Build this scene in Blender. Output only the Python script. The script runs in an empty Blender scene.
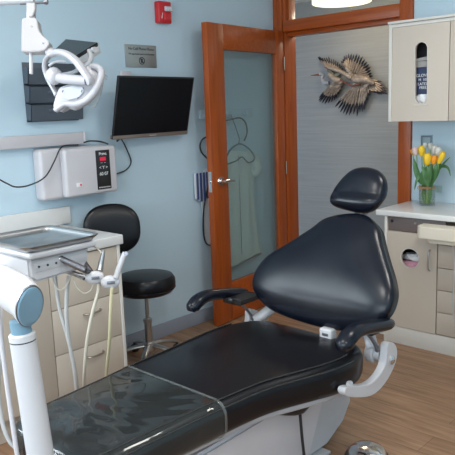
import bpy, bmesh, math, random
from math import sin, cos, pi, radians as R
from mathutils import Vector as V, Matrix, geometry
random.seed(7)
S = bpy.context.scene
COL = S.collection

# ------------------------------------------------------------------ camera
CAM = V((3.2696, -4.0869, 1.5225)); F = 650.13
yaw, pitch, roll = 0.7552, -0.1802, -0.0365
_f = V((-sin(yaw), cos(yaw), 0)); _r = V((cos(yaw), sin(yaw), 0)); _u = V((0, 0, 1))
FW = _f*cos(pitch)+_u*sin(pitch); _U = _u*cos(pitch)-_f*sin(pitch)
RT = _r*cos(roll)+_U*sin(roll); UP = _U*cos(roll)-_r*sin(roll)
cam = bpy.data.objects.new('camera', bpy.data.cameras.new('camera')); COL.objects.link(cam)
m = Matrix((RT, UP, -FW)).transposed().to_4x4(); m.translation = CAM
cam.matrix_world = m
cam.data.sensor_width = 36; cam.data.lens = F/455*36; cam.data.clip_start = .05
S.camera = cam

def ray(px, py): return FW+RT*((px-227.5)/F)+UP*((227.5-py)/F)
def at(px, py, ax, val):
    """world point on the plane X|Y|Z = val along a measured sight line"""
    r = ray(px, py); i = 'XYZ'.index(ax)
    return CAM+r*((val-CAM[i])/r[i])
def dep(px, py, t): return CAM+ray(px, py)*t

# ------------------------------------------------------------------ materials
def mat(name, col, rough=.5, metal=0, var=.06, vscale=8, bump=0, bscale=60, spec=.5, trans=0, emis=None, estr=0, coat=0, alpha=1, sheen=0):
    m = bpy.data.materials.new(name); m.use_nodes = True
    nt = m.node_tree; b = nt.nodes['Principled BSDF']; L = nt.links.new
    b.inputs['Roughness'].default_value = rough; b.inputs['Metallic'].default_value = metal
    b.inputs['Specular IOR Level'].default_value = spec
    b.inputs['Transmission Weight'].default_value = trans
    b.inputs['Coat Weight'].default_value = coat; b.inputs['Alpha'].default_value = alpha
    b.inputs['Sheen Weight'].default_value = sheen
    tc = nt.nodes.new('ShaderNodeTexCoord'); n = nt.nodes.new('ShaderNodeTexNoise')
    n.inputs['Scale'].default_value = vscale; n.inputs['Detail'].default_value = 4
    L(tc.outputs['Object'], n.inputs['Vector'])
    r = nt.nodes.new('ShaderNodeValToRGB')
    r.color_ramp.elements[0].color = tuple(c*(1-var) for c in col)+(1,)
    r.color_ramp.elements[1].color = tuple(min(1, c*(1+var)) for c in col)+(1,)
    L(n.outputs['Fac'], r.inputs['Fac']); L(r.outputs['Color'], b.inputs['Base Color'])
    if bump:
        n2 = nt.nodes.new('ShaderNodeTexNoise'); n2.inputs['Scale'].default_value = bscale
        L(tc.outputs['Object'], n2.inputs['Vector'])
        bp = nt.nodes.new('ShaderNodeBump'); bp.inputs['Strength'].default_value = bump; bp.inputs['Distance'].default_value = .005
        L(n2.outputs['Fac'], bp.inputs['Height']); L(bp.outputs['Normal'], b.inputs['Normal'])
    if emis:
        b.inputs['Emission Color'].default_value = emis+(1,); b.inputs['Emission Strength'].default_value = estr
    return m

def wood_mat(name, c0, c1, rough=.3, scale=(14, 14, .8), dist=2.5):
    m = bpy.data.materials.new(name); m.use_nodes = True
    nt = m.node_tree; b = nt.nodes['Principled BSDF']; L = nt.links.new
    tc = nt.nodes.new('ShaderNodeTexCoord'); mp = nt.nodes.new('ShaderNodeMapping'); mp.inputs['Scale'].default_value = scale
    n = nt.nodes.new('ShaderNodeTexNoise'); n.inputs['Scale'].default_value = 3; n.inputs['Detail'].default_value = 8; n.inputs['Distortion'].default_value = dist*.3
    r = nt.nodes.new('ShaderNodeValToRGB')
    r.color_ramp.elements[0].position = .3; r.color_ramp.elements[1].position = .7
    r.color_ramp.elements[0].color = c0+(1,); r.color_ramp.elements[1].color = c1+(1,)
    L(tc.outputs['Object'], mp.inputs['Vector']); L(mp.outputs['Vector'], n.inputs['Vector'])
    L(n.outputs['Fac'], r.inputs['Fac']); L(r.outputs['Color'], b.inputs['Base Color'])
    b.inputs['Roughness'].default_value = rough
    return m

def floor_mat():
    m = bpy.data.materials.new('oak_plank_floor'); m.use_nodes = True
    nt = m.node_tree; b = nt.nodes['Principled BSDF']; L = nt.links.new; N = nt.nodes.new
    tc = N('ShaderNodeTexCoord')
    br = N('ShaderNodeTexBrick'); br.inputs['Scale'].default_value = 1; br.inputs['Brick Width'].default_value = 1.25
    br.inputs['Row Height'].default_value = .16; br.inputs['Mortar Size'].default_value = .0012; br.offset = .37
    br.inputs['Color1'].default_value = (.300, .178, .105, 1); br.inputs['Color2'].default_value = (.350, .212, .128, 1); br.inputs['Mortar'].default_value = (.13, .07, .04, 1)
    L(tc.outputs['Object'], br.inputs['Vector'])
    mp = N('ShaderNodeMapping'); mp.inputs['Scale'].default_value = (1.3, 16, 1); L(tc.outputs['Object'], mp.inputs['Vector'])
    n = N('ShaderNodeTexNoise'); n.inputs['Scale'].default_value = 2.2; n.inputs['Detail'].default_value = 8; n.inputs['Distortion'].default_value = .6
    L(mp.outputs['Vector'], n.inputs['Vector'])
    r = N('ShaderNodeValToRGB'); r.color_ramp.elements[0].position = .32; r.color_ramp.elements[1].position = .68
    r.color_ramp.elements[0].color = (.62, .58, .55, 1); r.color_ramp.elements[1].color = (1.12, 1.1, 1.08, 1)
    L(n.outputs['Fac'], r.inputs['Fac'])
    mx = N('ShaderNodeMixRGB'); mx.blend_type = 'MULTIPLY'; mx.inputs[0].default_value = 1
    L(br.outputs['Color'], mx.inputs[1]); L(r.outputs['Color'], mx.inputs[2])
    # knots
    mp2 = N('ShaderNodeMapping'); mp2.inputs['Scale'].default_value = (2.2, 6.5, 1); L(tc.outputs['Object'], mp2.inputs['Vector'])
    vo = N('ShaderNodeTexVoronoi'); vo.inputs['Scale'].default_value = 1.1; L(mp2.outputs['Vector'], vo.inputs['Vector'])
    r2 = N('ShaderNodeValToRGB'); r2.color_ramp.elements[0].position = .04; r2.color_ramp.elements[1].position = .2
    r2.color_ramp.elements[0].color = (.5, .42, .36, 1); r2.color_ramp.elements[1].color = (1, 1, 1, 1)
    L(vo.outputs['Distance'], r2.inputs['Fac'])
    mx2 = N('ShaderNodeMixRGB'); mx2.blend_type = 'MULTIPLY'; mx2.inputs[0].default_value = .8
    L(mx.outputs[0], mx2.inputs[1]); L(r2.outputs['Color'], mx2.inputs[2]); L(mx2.outputs[0], b.inputs['Base Color'])
    b.inputs['Roughness'].default_value = .42
    return m

def hall_mat():
    m = bpy.data.materials.new('grey_grasscloth_wallcovering'); m.use_nodes = True
    nt = m.node_tree; b = nt.nodes['Principled BSDF']; L = nt.links.new; N = nt.nodes.new
    tc = N('ShaderNodeTexCoord'); mp = N('ShaderNodeMapping'); mp.inputs['Scale'].default_value = (1.2, 1, 40)
    n = N('ShaderNodeTexNoise'); n.inputs['Scale'].default_value = 2; n.inputs['Detail'].default_value = 6
    L(tc.outputs['Object'], mp.inputs['Vector']); L(mp.outputs['Vector'], n.inputs['Vector'])
    r = N('ShaderNodeValToRGB'); r.color_ramp.elements[0].position = .3; r.color_ramp.elements[1].position = .75
    r.color_ramp.elements[0].color = (.265, .265, .245, 1); r.color_ramp.elements[1].color = (.315, .315, .295, 1)
    L(n.outputs['Fac'], r.inputs['Fac']); L(r.outputs['Color'], b.inputs['Base Color']); b.inputs['Roughness'].default_value = .7
    return m

def film_mat(name, tint, gl=.25, rough=.08, wr=.5, diff=.2, wscale=9):
    """clear vinyl: see-through, faintly milky, glossy and wrinkled"""
    m = bpy.data.materials.new(name); m.use_nodes = True
    nt = m.node_tree; nt.nodes.clear(); N = nt.nodes.new; L = nt.links.new
    o = N('ShaderNodeOutputMaterial'); t = N('ShaderNodeBsdfTransparent'); t.inputs[0].default_value = tint+(1,)
    g = N('ShaderNodeBsdfGlossy'); g.inputs['Roughness'].default_value = rough
    d = N('ShaderNodeBsdfDiffuse'); d.inputs[0].default_value = (.45, .50, .50, 1)
    tc = N('ShaderNodeTexCoord'); n = N('ShaderNodeTexNoise'); n.inputs['Scale'].default_value = wscale; n.inputs['Detail'].default_value = .6; n.inputs['Distortion'].default_value = 1.8
    L(tc.outputs['Object'], n.inputs['Vector'])
    bp = N('ShaderNodeBump'); bp.inputs['Strength'].default_value = wr; bp.inputs['Distance'].default_value = .02
    L(n.outputs['Fac'], bp.inputs['Height']); L(bp.outputs['Normal'], g.inputs['Normal'])
    a = N('ShaderNodeMixShader'); a.inputs[0].default_value = diff; L(t.outputs[0], a.inputs[1]); L(d.outputs[0], a.inputs[2])
    fr = N('ShaderNodeLayerWeight'); L(bp.outputs['Normal'], fr.inputs['Normal'])
    pw_ = N('ShaderNodeMath'); pw_.operation = 'POWER'; pw_.inputs[1].default_value = 4; L(fr.outputs['Facing'], pw_.inputs[0])
    ma = N('ShaderNodeMath'); ma.operation = 'MULTIPLY_ADD'; ma.inputs[1].default_value = .8; ma.inputs[2].default_value = gl; ma.use_clamp = True
    L(pw_.outputs[0], ma.inputs[0])
    b = N('ShaderNodeMixShader'); L(ma.outputs[0], b.inputs[0]); L(a.outputs[0], b.inputs[1]); L(g.outputs[0], b.inputs[2])
    L(b.outputs[0], o.inputs[0])
    return m

M = dict(
    wall=mat('pale_blue_wall_paint', (.490, .628, .712), .6, var=.02, vscale=1.2, bump=.05, bscale=250),
    ceil=mat('white_ceiling', (.75, .75, .73), .8, var=.03),
    hall=hall_mat(), floor=floor_mat(),
    base=mat('grey_blue_baseboard', (.27, .30, .36), .5),
    wood=wood_mat('orange_stained_fir', (.28, .052, .007), (.41, .088, .013), .33),
    woodH=wood_mat('orange_stained_fir_rail', (.28, .052, .007), (.41, .088, .013), .33, scale=(.8, 14, 14)),
    cab=mat('warm_grey_laminate', (.53, .46, .385), .45, var=.03, vscale=3),
    cabe=mat('pale_laminate_edge', (.66, .63, .58), .4, var=.03),
    top=mat('white_solid_surface', (.70, .70, .69), .22, var=.03, vscale=30),
    dark=mat('painted_interior_shade', (.05, .045, .05), .6),  # near-black tone paints in the shade of cabinet interiors
    brown=mat('grey_brown_panel', (.15, .12, .115), .45),
    chrome=mat('chrome', (.72, .73, .75), .15, 1, var=.04),
    steel=mat('brushed_steel', (.46, .46, .46), .28, 1, var=.08, vscale=25, bump=.05),
    dsteel=mat('dark_steel', (.22, .22, .24), .3, .9),
    brass=mat('aged_nickel', (.35, .30, .24), .35, .9),
    leath=mat('navy_black_upholstery', (.004, .006, .012), .27, var=.25, vscale=6, bump=.02, bscale=220, spec=.34),
    seat=mat('black_brown_upholstery', (.005, .005, .007), .30, var=.2, vscale=6, bump=.02, bscale=220, spec=.30),
    blackp=mat('black_plastic', (.012, .012, .014), .3, var=.2),
    rubber=mat('black_rubber', (.015, .016, .018), .45),
    white=mat('white_enamel', (.53, .53, .55), .28, var=.02),
    offw=mat('off_white_plastic', (.55, .53, .55), .4, var=.03),
    greyp=mat('light_grey_plastic', (.47, .48, .50), .35, var=.04),
    seam=mat('highlight_toned_seam', (.02, .018, .017), .22, spec=.7),  # lighter than the seat, so the crease highlight is in the colour
    lampw=mat('lamp_white_plastic', (.43, .425, .45), .35, var=.02), lampo=mat('lamp_off_white_plastic', (.40, .385, .39), .4, var=.03),
    brushg=mat('pale_grey_metal', (.33, .33, .34), .5, .2, var=.3, vscale=40),
    shield=film_mat('clear_light_shield', (.62, .62, .64), .10, .15, .05, .55),
    cream=mat('cream_plastic', (.70, .64, .53), .4, var=.03),
    hose=mat('cream_hose', (.58, .54, .45), .45, var=.05),
    hosey=mat('yellowed_hose', (.58, .53, .34), .45, var=.05),
    hosew=mat('grey_white_hose', (.47, .47, .46), .45, var=.05),
    blue=mat('teal_blue_cap', (.15, .265, .345), .4, var=.04),
    rack=mat('charcoal_plastic_rack', (.060, .075, .095), .4, var=.1),
    screen=mat('screen_glass', (.005, .006, .008), .25, var=.1, spec=.22),
    bezel=mat('silver_brown_bezel', (.28, .23, .20), .35, .5),
    red=mat('fire_alarm_red', (.55, .02, .025), .35, var=.1),
    redl=mat('red_display', (.35, .01, .03), .4, emis=(.9, .02, .08), estr=.35),
    glassc=film_mat('clear_glass', (.93, .95, .95), .02, .02, 0, .0),
    frost=film_mat('door_glass', (.84, .90, .90), .03, .12, .02, .12),
    lens=mat('strobe_lens', (.5, .53, .58), .1),
    plaque=mat('silver_plaque', (.34, .36, .35), .35, .55, var=.08, vscale=5),
    ink=mat('dark_print', (.03, .035, .04), .5), wink=mat('white_print', (.75, .75, .75), .5),
    coat=mat('white_cotton_coat', (.62, .67, .62), .85, var=.08, bump=.2, bscale=40),
    coats=mat('coat_seam_grey', (.10, .13, .15), .8),
    stripeb=mat('navy_cotton', (.04, .07, .20), .85), stripew=mat('white_cotton', (.65, .68, .72), .85),
    drum=mat('drum_shade', (.8, .75, .65), .7, emis=(1, .86, .62), estr=1.15),
    panel=mat('added_panel_glow', (.9, .9, .9), .5, emis=(1, .97, .92), estr=3.5),  # glow of the added, unseen ceiling panels
    fpale=mat('pale_metal_feather', (.32, .25, .19), .5, .35, var=.65, vscale=45),
    fdark=mat('dark_metal_feather', (.014, .013, .02), .4, .4, var=.4, vscale=20),
    fred=mat('red_brown_metal', (.20, .06, .035), .4, .4), fgreen=mat('green_patina', (.16, .15, .09), .5, .3, var=.4),
    tyel=mat('yellow_petal', (.80, .52, .02), .5, var=.15, vscale=40), tora=mat('orange_petal', (.78, .28, .01), .5, var=.15, vscale=40),
    twhi=mat('white_petal', (.72, .70, .62), .5, var=.06, vscale=40), tpin=mat('blush_petal', (.72, .55, .52), .5, var=.1, vscale=40),
    leaf=mat('tulip_leaf', (.065, .17, .055), .45, var=.35, vscale=20), stem=mat('tulip_stem', (.22, .38, .10), .5, var=.2, vscale=20),
    twine=mat('jute_twine', (.42, .25, .12), .9, bump=.3),
    water=mat('vase_water', (.42, .48, .16), .1, var=.25, vscale=30, alpha=.14),
    boxb=mat('navy_carton', (.02, .035, .09), .5), boxg=mat('grey_carton', (.3, .29, .28), .5),
    tissue=mat('white_tissue', (.78, .79, .80), .8, bump=.3), pink=mat('pink_tissue', (.65, .33, .42), .8, bump=.3),
    pframe=mat('grey_plate_frame', (.13, .18, .21), .5),
    plate=mat('wall_plate', (.30, .40, .44), .4), tileg=mat('translucent_plate', (.36, .50, .48), .3),
    vinyl=film_mat('clear_vinyl_cover', (.55, .58, .58), .035, .05, .8, .04, 2.6),
    hem=film_mat('vinyl_hem', (.62, .62, .58), .08, .14, .3, .16, 30),
)

# ------------------------------------------------------------------ mesh builder
class MB:
    def __init__(s): s.v = []; s.f = []; s.mi = []
    def add(s, vs, fs, mi=0):
        o = len(s.v); s.v += [V(p) for p in vs]; s.f += [tuple(i+o for i in f) for f in fs]; s.mi += [mi]*len(fs); return s
    def bm(s, bm, mi=0, mx=None):
        bm.verts.index_update()
        s.add([(mx @ v.co) if mx else v.co.copy() for v in bm.verts], [[v.index for v in f.verts] for f in bm.faces], mi); bm.free(); return s
    def box(s, a, b, bev=0, seg=2, mi=0, mx=None):
        a, b = V(a), V(b); bm = bmesh.new(); bmesh.ops.create_cube(bm, size=1)
        for v in bm.verts: v.co = V((a[i]+b[i])/2+v.co[i]*(b[i]-a[i]) for i in range(3))
        if bev: bmesh.ops.bevel(bm, geom=bm.edges[:], offset=bev, segments=seg, affect='EDGES', profile=.5)
        return s.bm(bm, mi, mx)
    def tube(s, pts, r, n=10, mi=0, smooth=0, flat=None, cap=True):
        pts = [V(p) for p in pts]; rs = r if isinstance(r, (list, tuple)) else [r]*len(pts)
        if smooth:
            P, Q = [], []
            for i in range(len(pts)-1):
                p0, p1, p2, p3 = pts[max(i-1, 0)], pts[i], pts[i+1], pts[min(i+2, len(pts)-1)]
                for k in range(smooth):
                    t = k/smooth; P.append(.5*((2*p1)+(p2-p0)*t+(2*p0-5*p1+4*p2-p3)*t*t+(3*p1-p0-3*p2+p3)*t**3)); Q.append(rs[i]*(1-t)+rs[i+1]*t)
            pts, rs = P+[pts[-1]], Q+[rs[-1]]
        vs, fs = [], []; up = None
        for i, p in enumerate(pts):
            d = (pts[min(i+1, len(pts)-1)]-pts[max(i-1, 0)]).normalized()
            if up is None:
                up = V(flat[0]) if flat else (V((0, 0, 1)) if abs(d.z) < .9 else V((1, 0, 0)))
            elif flat: up = V(flat[0])
            a = d.cross(up).normalized(); b = a.cross(d).normalized(); up = b
            ka, kb = (1, flat[1]) if flat else (1, 1)
            for k in range(n):
                t = 2*pi*k/n; vs.append(p+a*cos(t)*rs[i]*ka+b*sin(t)*rs[i]*kb)
        for i in range(len(pts)-1):
            for k in range(n): fs.append((i*n+k, i*n+(k+1) % n, (i+1)*n+(k+1) % n, (i+1)*n+k))
        if cap: fs += [tuple(range(n-1, -1, -1)), tuple((len(pts)-1)*n+k for k in range(n))]
        return s.add(vs, fs, mi)
    def lathe(s, prof, c=(0, 0, 0), axis=(0, 0, 1), n=32, mi=0):
        c = V(c); q = V((0, 0, 1)).rotation_difference(V(axis)); vs, fs = [], []
        for (r, z) in prof:
            for k in range(n): t = 2*pi*k/n; vs.append(c+q @ V((r*cos(t), r*sin(t), z)))
        for i in range(len(prof)-1):
            for k in range(n): fs.append((i*n+k, i*n+(k+1) % n, (i+1)*n+(k+1) % n, (i+1)*n+k))
        fs += [tuple(range(n-1, -1, -1)), tuple((len(prof)-1)*n+k for k in range(n))]
        return s.add(vs, fs, mi)
    def loft(s, rings, mi=0, cap=True, close=True):
        n = len(rings[0]); fs = []
        for i in range(len(rings)-1):
            for k in range(n if close else n-1): fs.append((i*n+k, i*n+(k+1) % n, (i+1)*n+(k+1) % n, (i+1)*n+k))
        if cap: fs += [tuple(range(n-1, -1, -1)), tuple((len(rings)-1)*n+k for k in range(n))]
        return s.add([p for r in rings for p in r], fs, mi)
    def prism(s, pts, d, mi=0, bev=0, seg=2):
        """polygon (list of 3D points) extruded by vector d"""
        bm = bmesh.new(); vs = [bm.verts.new(p) for p in pts]; f = bm.faces.new(vs)
        r = bmesh.ops.extrude_face_region(bm, geom=[f]); bmesh.ops.translate(bm, verts=[g for g in r['geom'] if isinstance(g, bmesh.types.BMVert)], vec=V(d))
        bmesh.ops.recalc_face_normals(bm, faces=bm.faces[:])
        if bev: bmesh.ops.bevel(bm, geom=bm.edges[:], offset=bev, segments=seg, affect='EDGES', clamp_overlap=True)
        return s.bm(bm, mi)
    def holeplate(s, outer, holes, depth, mi=0):
        """outer/holes as 3D loops, plate with openings extruded by depth vector"""
        loops = [outer]+holes; flat = [V(p) for l in loops for p in l]; d = V(depth)
        tris = geometry.tessellate_polygon([[V(p) for p in l] for l in loops]); n = len(flat)
        fs = [tuple(t) for t in tris]+[tuple(i+n for i in reversed(t)) for t in tris]; o = 0
        for l in loops:
            k = len(l)
            for i in range(k): fs.append((o+i, o+(i+1) % k, o+(i+1) % k+n, o+i+n))
            o += k
        bm = bmesh.new(); vv = [bm.verts.new(p) for p in flat]+[bm.verts.new(p+d) for p in flat]
        for f in fs: bm.faces.new([vv[i] for i in f])
        bmesh.ops.recalc_face_normals(bm, faces=bm.faces[:])
        return s.bm(bm, mi)
    def pillow(s, out2, O, u, v, n, tf, tb, rings=10, p=2.4, mi=0, warp=None):
        """cushion: outline in (u, v), bulging tf forward and tb back along n"""
        O, u, v, n = V(O), V(u), V(v), V(n); k = len(out2)
        cx = sum(a for a, b in out2)/k; cy = sum(b for a, b in out2)/k
        R_ = []
        for side in (1, -1):
            rr = [sin(pi/2*i/rings) for i in range(rings, 0, -1)] if side > 0 else [sin(pi/2*i/rings) for i in range(1, rings)]
            for q in (reversed(rr) if side > 0 else reversed(rr)):
                h = (1-q**p)**(1/p)*(tf if side > 0 else -tb); ring = []
                for a, b in out2:
                    x, y = cx+(a-cx)*q, cy+(b-cy)*q; w = warp(x, y) if warp else 0
                    ring.append(O+u*x+v*y+n*(h+w))
                R_.append(ring)
        return s.loft(R_, mi)
    def build(s, name, mats, parent=None, ang=40, recalc=True):
        me = bpy.data.meshes.new(name); me.from_pydata([tuple(p) for p in s.v], [], s.f)
        if not isinstance(mats, (list, tuple)): mats = [mats]
        for q in mats: me.materials.append(q)
        me.polygons.foreach_set('material_index', s.mi)
        if recalc:
            bm = bmesh.new(); bm.from_mesh(me); bmesh.ops.recalc_face_normals(bm, faces=bm.faces[:]); bm.to_mesh(me); bm.free()
        me.shade_smooth(); me.set_sharp_from_angle(angle=R(ang)); me.update()
        o = bpy.data.objects.new(name, me); COL.objects.link(o)
        if parent:
            o.parent = parent
            if parent.type == 'EMPTY': o.matrix_parent_inverse = Matrix.Translation(-parent.location)
        return o

def smooth2(pts, k=6):
    """closed Catmull-Rom through 2D points"""
    out = []; n = len(pts)
    for i in range(n):
        p0, p1, p2, p3 = [V(pts[(i+j-1) % n]) for j in range(4)]
        for q in range(k):
            t = q/k; out.append(tuple(.5*((2*p1)+(p2-p0)*t+(2*p0-5*p1+4*p2-p3)*t*t+(3*p1-p0-3*p2+p3)*t**3)))
    return out
def tag(o, label, cat, group=None):
    o['label'] = label; o['category'] = cat
    if group: o['group'] = group
    return o
def thing(name, label, cat, loc, group=None):
    o = bpy.data.objects.new(name, None); COL.objects.link(o); o.location = V(loc); o.empty_display_size = .05
    return tag(o, label, cat, group)
def struct(o, label=None):
    o['kind'] = 'structure'
    if label: o['label'] = label
    return o
def text(name, s, size, O, u, v, m, parent, depth=.0008, align='CENTER'):
    """lettering whose baseline centre is at O, reading along u with v up"""
    c = bpy.data.curves.new(name, 'FONT'); c.body = s; c.size = size; c.align_x = align; c.extrude = depth
    t = bpy.data.objects.new(name, c); COL.objects.link(t)
    dg = bpy.context.evaluated_depsgraph_get(); me = bpy.data.meshes.new_from_object(t.evaluated_get(dg))
    bpy.data.objects.remove(t); u, v = V(u).normalized(), V(v).normalized(); w = u.cross(v)
    mx = Matrix((u, v, w)).transposed().to_4x4(); mx.translation = V(O); me.transform(mx)
    me.materials.clear(); me.materials.append(m); me.name = name
    o = bpy.data.objects.new(name, me); COL.objects.link(o)
    if parent:
        o.parent = parent
        if parent.type == 'EMPTY': o.matrix_parent_inverse = Matrix.Translation(-parent.location)
    return o
def rrect(hw, zt, zb, r, n=5):
    """rounded-rectangle ring in (x, z), centred on x = 0"""
    out = []; r = min(r, hw*.98, (zt-zb)/2*.98)
    for cx, cz, a0 in ((hw-r, zt-r, 0), (-hw+r, zt-r, 90), (-hw+r, zb+r, 180), (hw-r, zb+r, 270)):
        for i in range(n+1): a = R(a0+90*i/n); out.append((cx+r*cos(a), cz+r*sin(a)))
    return out

# ================================================================== SETTING
XR, YF, H = 4.7, -5.6, 2.75
struct(MB().box((-3, YF, -.1), (XR, 1.3, 0)).build('floor', M['floor']))
struct(MB().box((-.1, YF, H), (XR, .11, H+.1)).build('ceiling', M['ceil']))
struct(MB().box((-3, .11, 2.5), (XR, 1.3, 2.6)).build('ceiling_hall', M['ceil']))
ly0, ly1, lz0, lz1 = -4.9, -3.35, 1.02, 2.3
struct(MB().holeplate([(0, YF, 0), (0, 0, 0), (0, 0, H), (0, YF, H)], [[(0, ly0, lz0), (0, ly1, lz0), (0, ly1, lz1), (0, ly0, lz1)]], (-.1, 0, 0)).build('wall_left', M['wall']))
w3 = struct(MB().box((-.02, ly0-.05, lz0-.05), (.02, ly1+.05, lz0)).box((-.02, ly0-.05, lz1), (.02, ly1+.05, lz1+.05)).box((-.02, ly0-.05, lz0), (.02, ly0, lz1)).box((-.02, ly1, lz0), (.02, ly1+.05, lz1)).build('window_3', M['white']))
MB().box((-.06, ly0, lz0), (-.05, ly1, lz1)).build('window_pane', M['glassc'], w3)
struct(MB().box((1.165, 0, 0), (XR, .11, H)).box((-.1, 0, 2.66), (1.165, .11, H)).box((-.1, 0, 0), (.0, .11, 2.66)).build('wall_back', M['wall']))
struct(MB().box((XR, YF, 0), (XR+.1, .11, H)).build('wall_right', M['wall']))
struct(MB().box((-3, 1.2, 0), (XR, 1.3, 2.5)).box((-3, .11, 0), (-2.9, 1.2, 2.5)).build('wall_hall', M['hall']))
wx0, wx1, wz0, wz1 = .35, 4.1, .95, 2.35
struct(MB().holeplate([(-.1, YF, 0), (XR+.1, YF, 0), (XR+.1, YF, H), (-.1, YF, H)], [[(wx0, YF, wz0), (wx1, YF, wz0), (wx1, YF, wz1), (wx0, YF, wz1)]], (0, -.12, 0)).build('wall_front', M['wall']))
w = struct(MB().box((wx0-.06, YF-.02, wz0-.06), (wx1+.06, YF+.03, wz0)).box((wx0-.06, YF-.02, wz1), (wx1+.06, YF+.03, wz1+.06))
    .box((wx0-.06, YF-.02, wz0), (wx0, YF+.03, wz1)).box((wx1, YF-.02, wz0), (wx1+.06, YF+.03, wz1)).box((2.2, YF-.02, wz0), (2.25, YF+.03, wz1)).build('window_2', M['white']))
MB().box((wx0, YF-.07, wz0), (wx1, YF-.06, wz1)).build('window_pane', M['glassc'], w)
struct(MB().box((0, YF, 0), (.014, -2.02, .0975), .002).build('baseboard_left_front', M['base']))
struct(MB().box((0, -2.02, 0), (.014, -.01, .0975), .003).build('baseboard_left', M['base']))

# door casing, header and transom
jx0, jx1, hz0, hz1 = .095, 1.071, 2.083, 2.164
casing = MB().box((0.001, -.022, 0), (jx0-.012, 0.0, 2.66), .003).box((.03, -.028, 0), (.045, -.02, 2.66), .003).box((jx1, -.022, 0), (jx1+.092, 0, 2.66), .003)
casing.box((jx0-.095, .0, 0), (jx0, .14, 2.66), .002).box((jx1, 0, 0), (jx1+.094, .14, 2.66), .002)
struct(casing.build('trim_1', M['wood']))
struct(MB().box((jx0, -.022, hz0), (jx1, .12, hz1), .003).box((jx0, -.022, 2.60), (jx1, .12, 2.66), .003).box((jx0, .03, hz0-.03), (jx1, .12, hz0), .002).build('trim_2', M['woodH']))
win = struct(MB().box((jx0, .04, hz1), (jx0+.015, .075, 2.6)).box((jx1-.015, .04, hz1), (jx1, .075, 2.6)).box((jx0, .04, hz1), (jx1, .075, hz1+.012)).box((jx0, .04, 2.585), (jx1, .075, 2.6)).build('window_1', M['wood']))
MB().box((jx0+.012, .055, hz1+.01), (jx1-.012, .061, 2.588)).build('window_pane', M['glassc'], win)

# the open door leaf
aD = R(84.83); hO = V((jx0, -.02, 0)); eD = V((cos(aD), -sin(aD), 0)); nD = V((sin(aD), cos(aD), 0))
LW, LT = .915, .045
def dpt(s_, off, z): return hO+eD*s_+nD*off+V((0, 0, z))
door = bpy.data.objects.new('door_1', None); COL.objects.link(door); door.location = hO; door['kind'] = 'structure'; door['label'] = 'open orange wood door with a tall glass pane'
DM = Matrix((eD, nD, V((0, 0, 1)))).transposed().to_4x4(); DM.translation = hO
gs0, gs1, gz0, gz1 = .104, .743, .285, 1.92
st = MB()
for a, b in (((0, -LT, .008), (gs0, 0, 2.088)), ((gs1, -LT, .008), (LW, 0, 2.088))): st.box(a, b, .002, mx=DM)
st.build('door_stile', M['wood'], door)
rl = MB()
for a, b in (((gs0, -LT, .008), (gs1, 0, gz0)), ((gs0, -LT, gz1), (gs1, 0, 2.088))): rl.box(a, b, .002, mx=DM)
rl.build('door_rail', M['woodH'], door)
MB().box((gs0+.0, -LT/2-.003, gz0), (gs1, -LT/2+.003, gz1), mx=DM).build('glass_pane', M['frost'], door)
hd = MB().lathe([(.031, 0), (.031, .006), (.027, .012), (.014, .014), (.012, .05)], dpt(.835, 0, 1.035), nD).build('door_handle', M['chrome'], door)
MB().tube([dpt(.835, .045, 1.035), dpt(.79, .05, 1.035), dpt(.735, .046, 1.03)], [.011, .010, .008], smooth=4).build('handle_lever', M['chrome'], hd)
MB().lathe([(.031, 0), (.031, .006), (.027, .012), (.014, .014), (.012, .05)], dpt(.835, -LT, 1.035), -nD).tube([dpt(.835, -LT-.045, 1.035), dpt(.74, -LT-.045, 1.033)], .009).build('door_handle', M['chrome'], door)
MB().box((LW, -LT*.8, .965), (LW+.002, -LT*.2, 1.105), mx=DM).lathe([(.008, 0), (.008, .012)], dpt(LW, -LT/2, 1.035), eD, n=10).build('latch_plate', M['chrome'], door)
for z in (.25, 1.05, 1.85): MB().tube([dpt(-.004, .006, z-.05), dpt(-.004, .006, z+.05)], .006).build('hinge', M['brass'], door)

# ================================================================== HALL
lc = V((.205, .62, 2.335))
lamp = thing('drum_ceiling_lamp', 'round cream drum ceiling lamp glowing in the hall beyond the transom', 'lamp', (lc.x, lc.y, 2.5))
MB().lathe([(.001, 0), (.232, 0), (.240, .004), (.241, .14), (.001, .14)], lc, n=48).build('lamp_shade', M['drum'], lamp)
MB().lathe([(.242, .128), (.243, .142), (.238, .142), (.238, .128)], lc, n=48).build('shade_rim', M['white'], lamp)
MB().lathe([(.06, .13), (.06, .165)], lc, n=24).build('ceiling_mount', M['white'], lamp)

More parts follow.
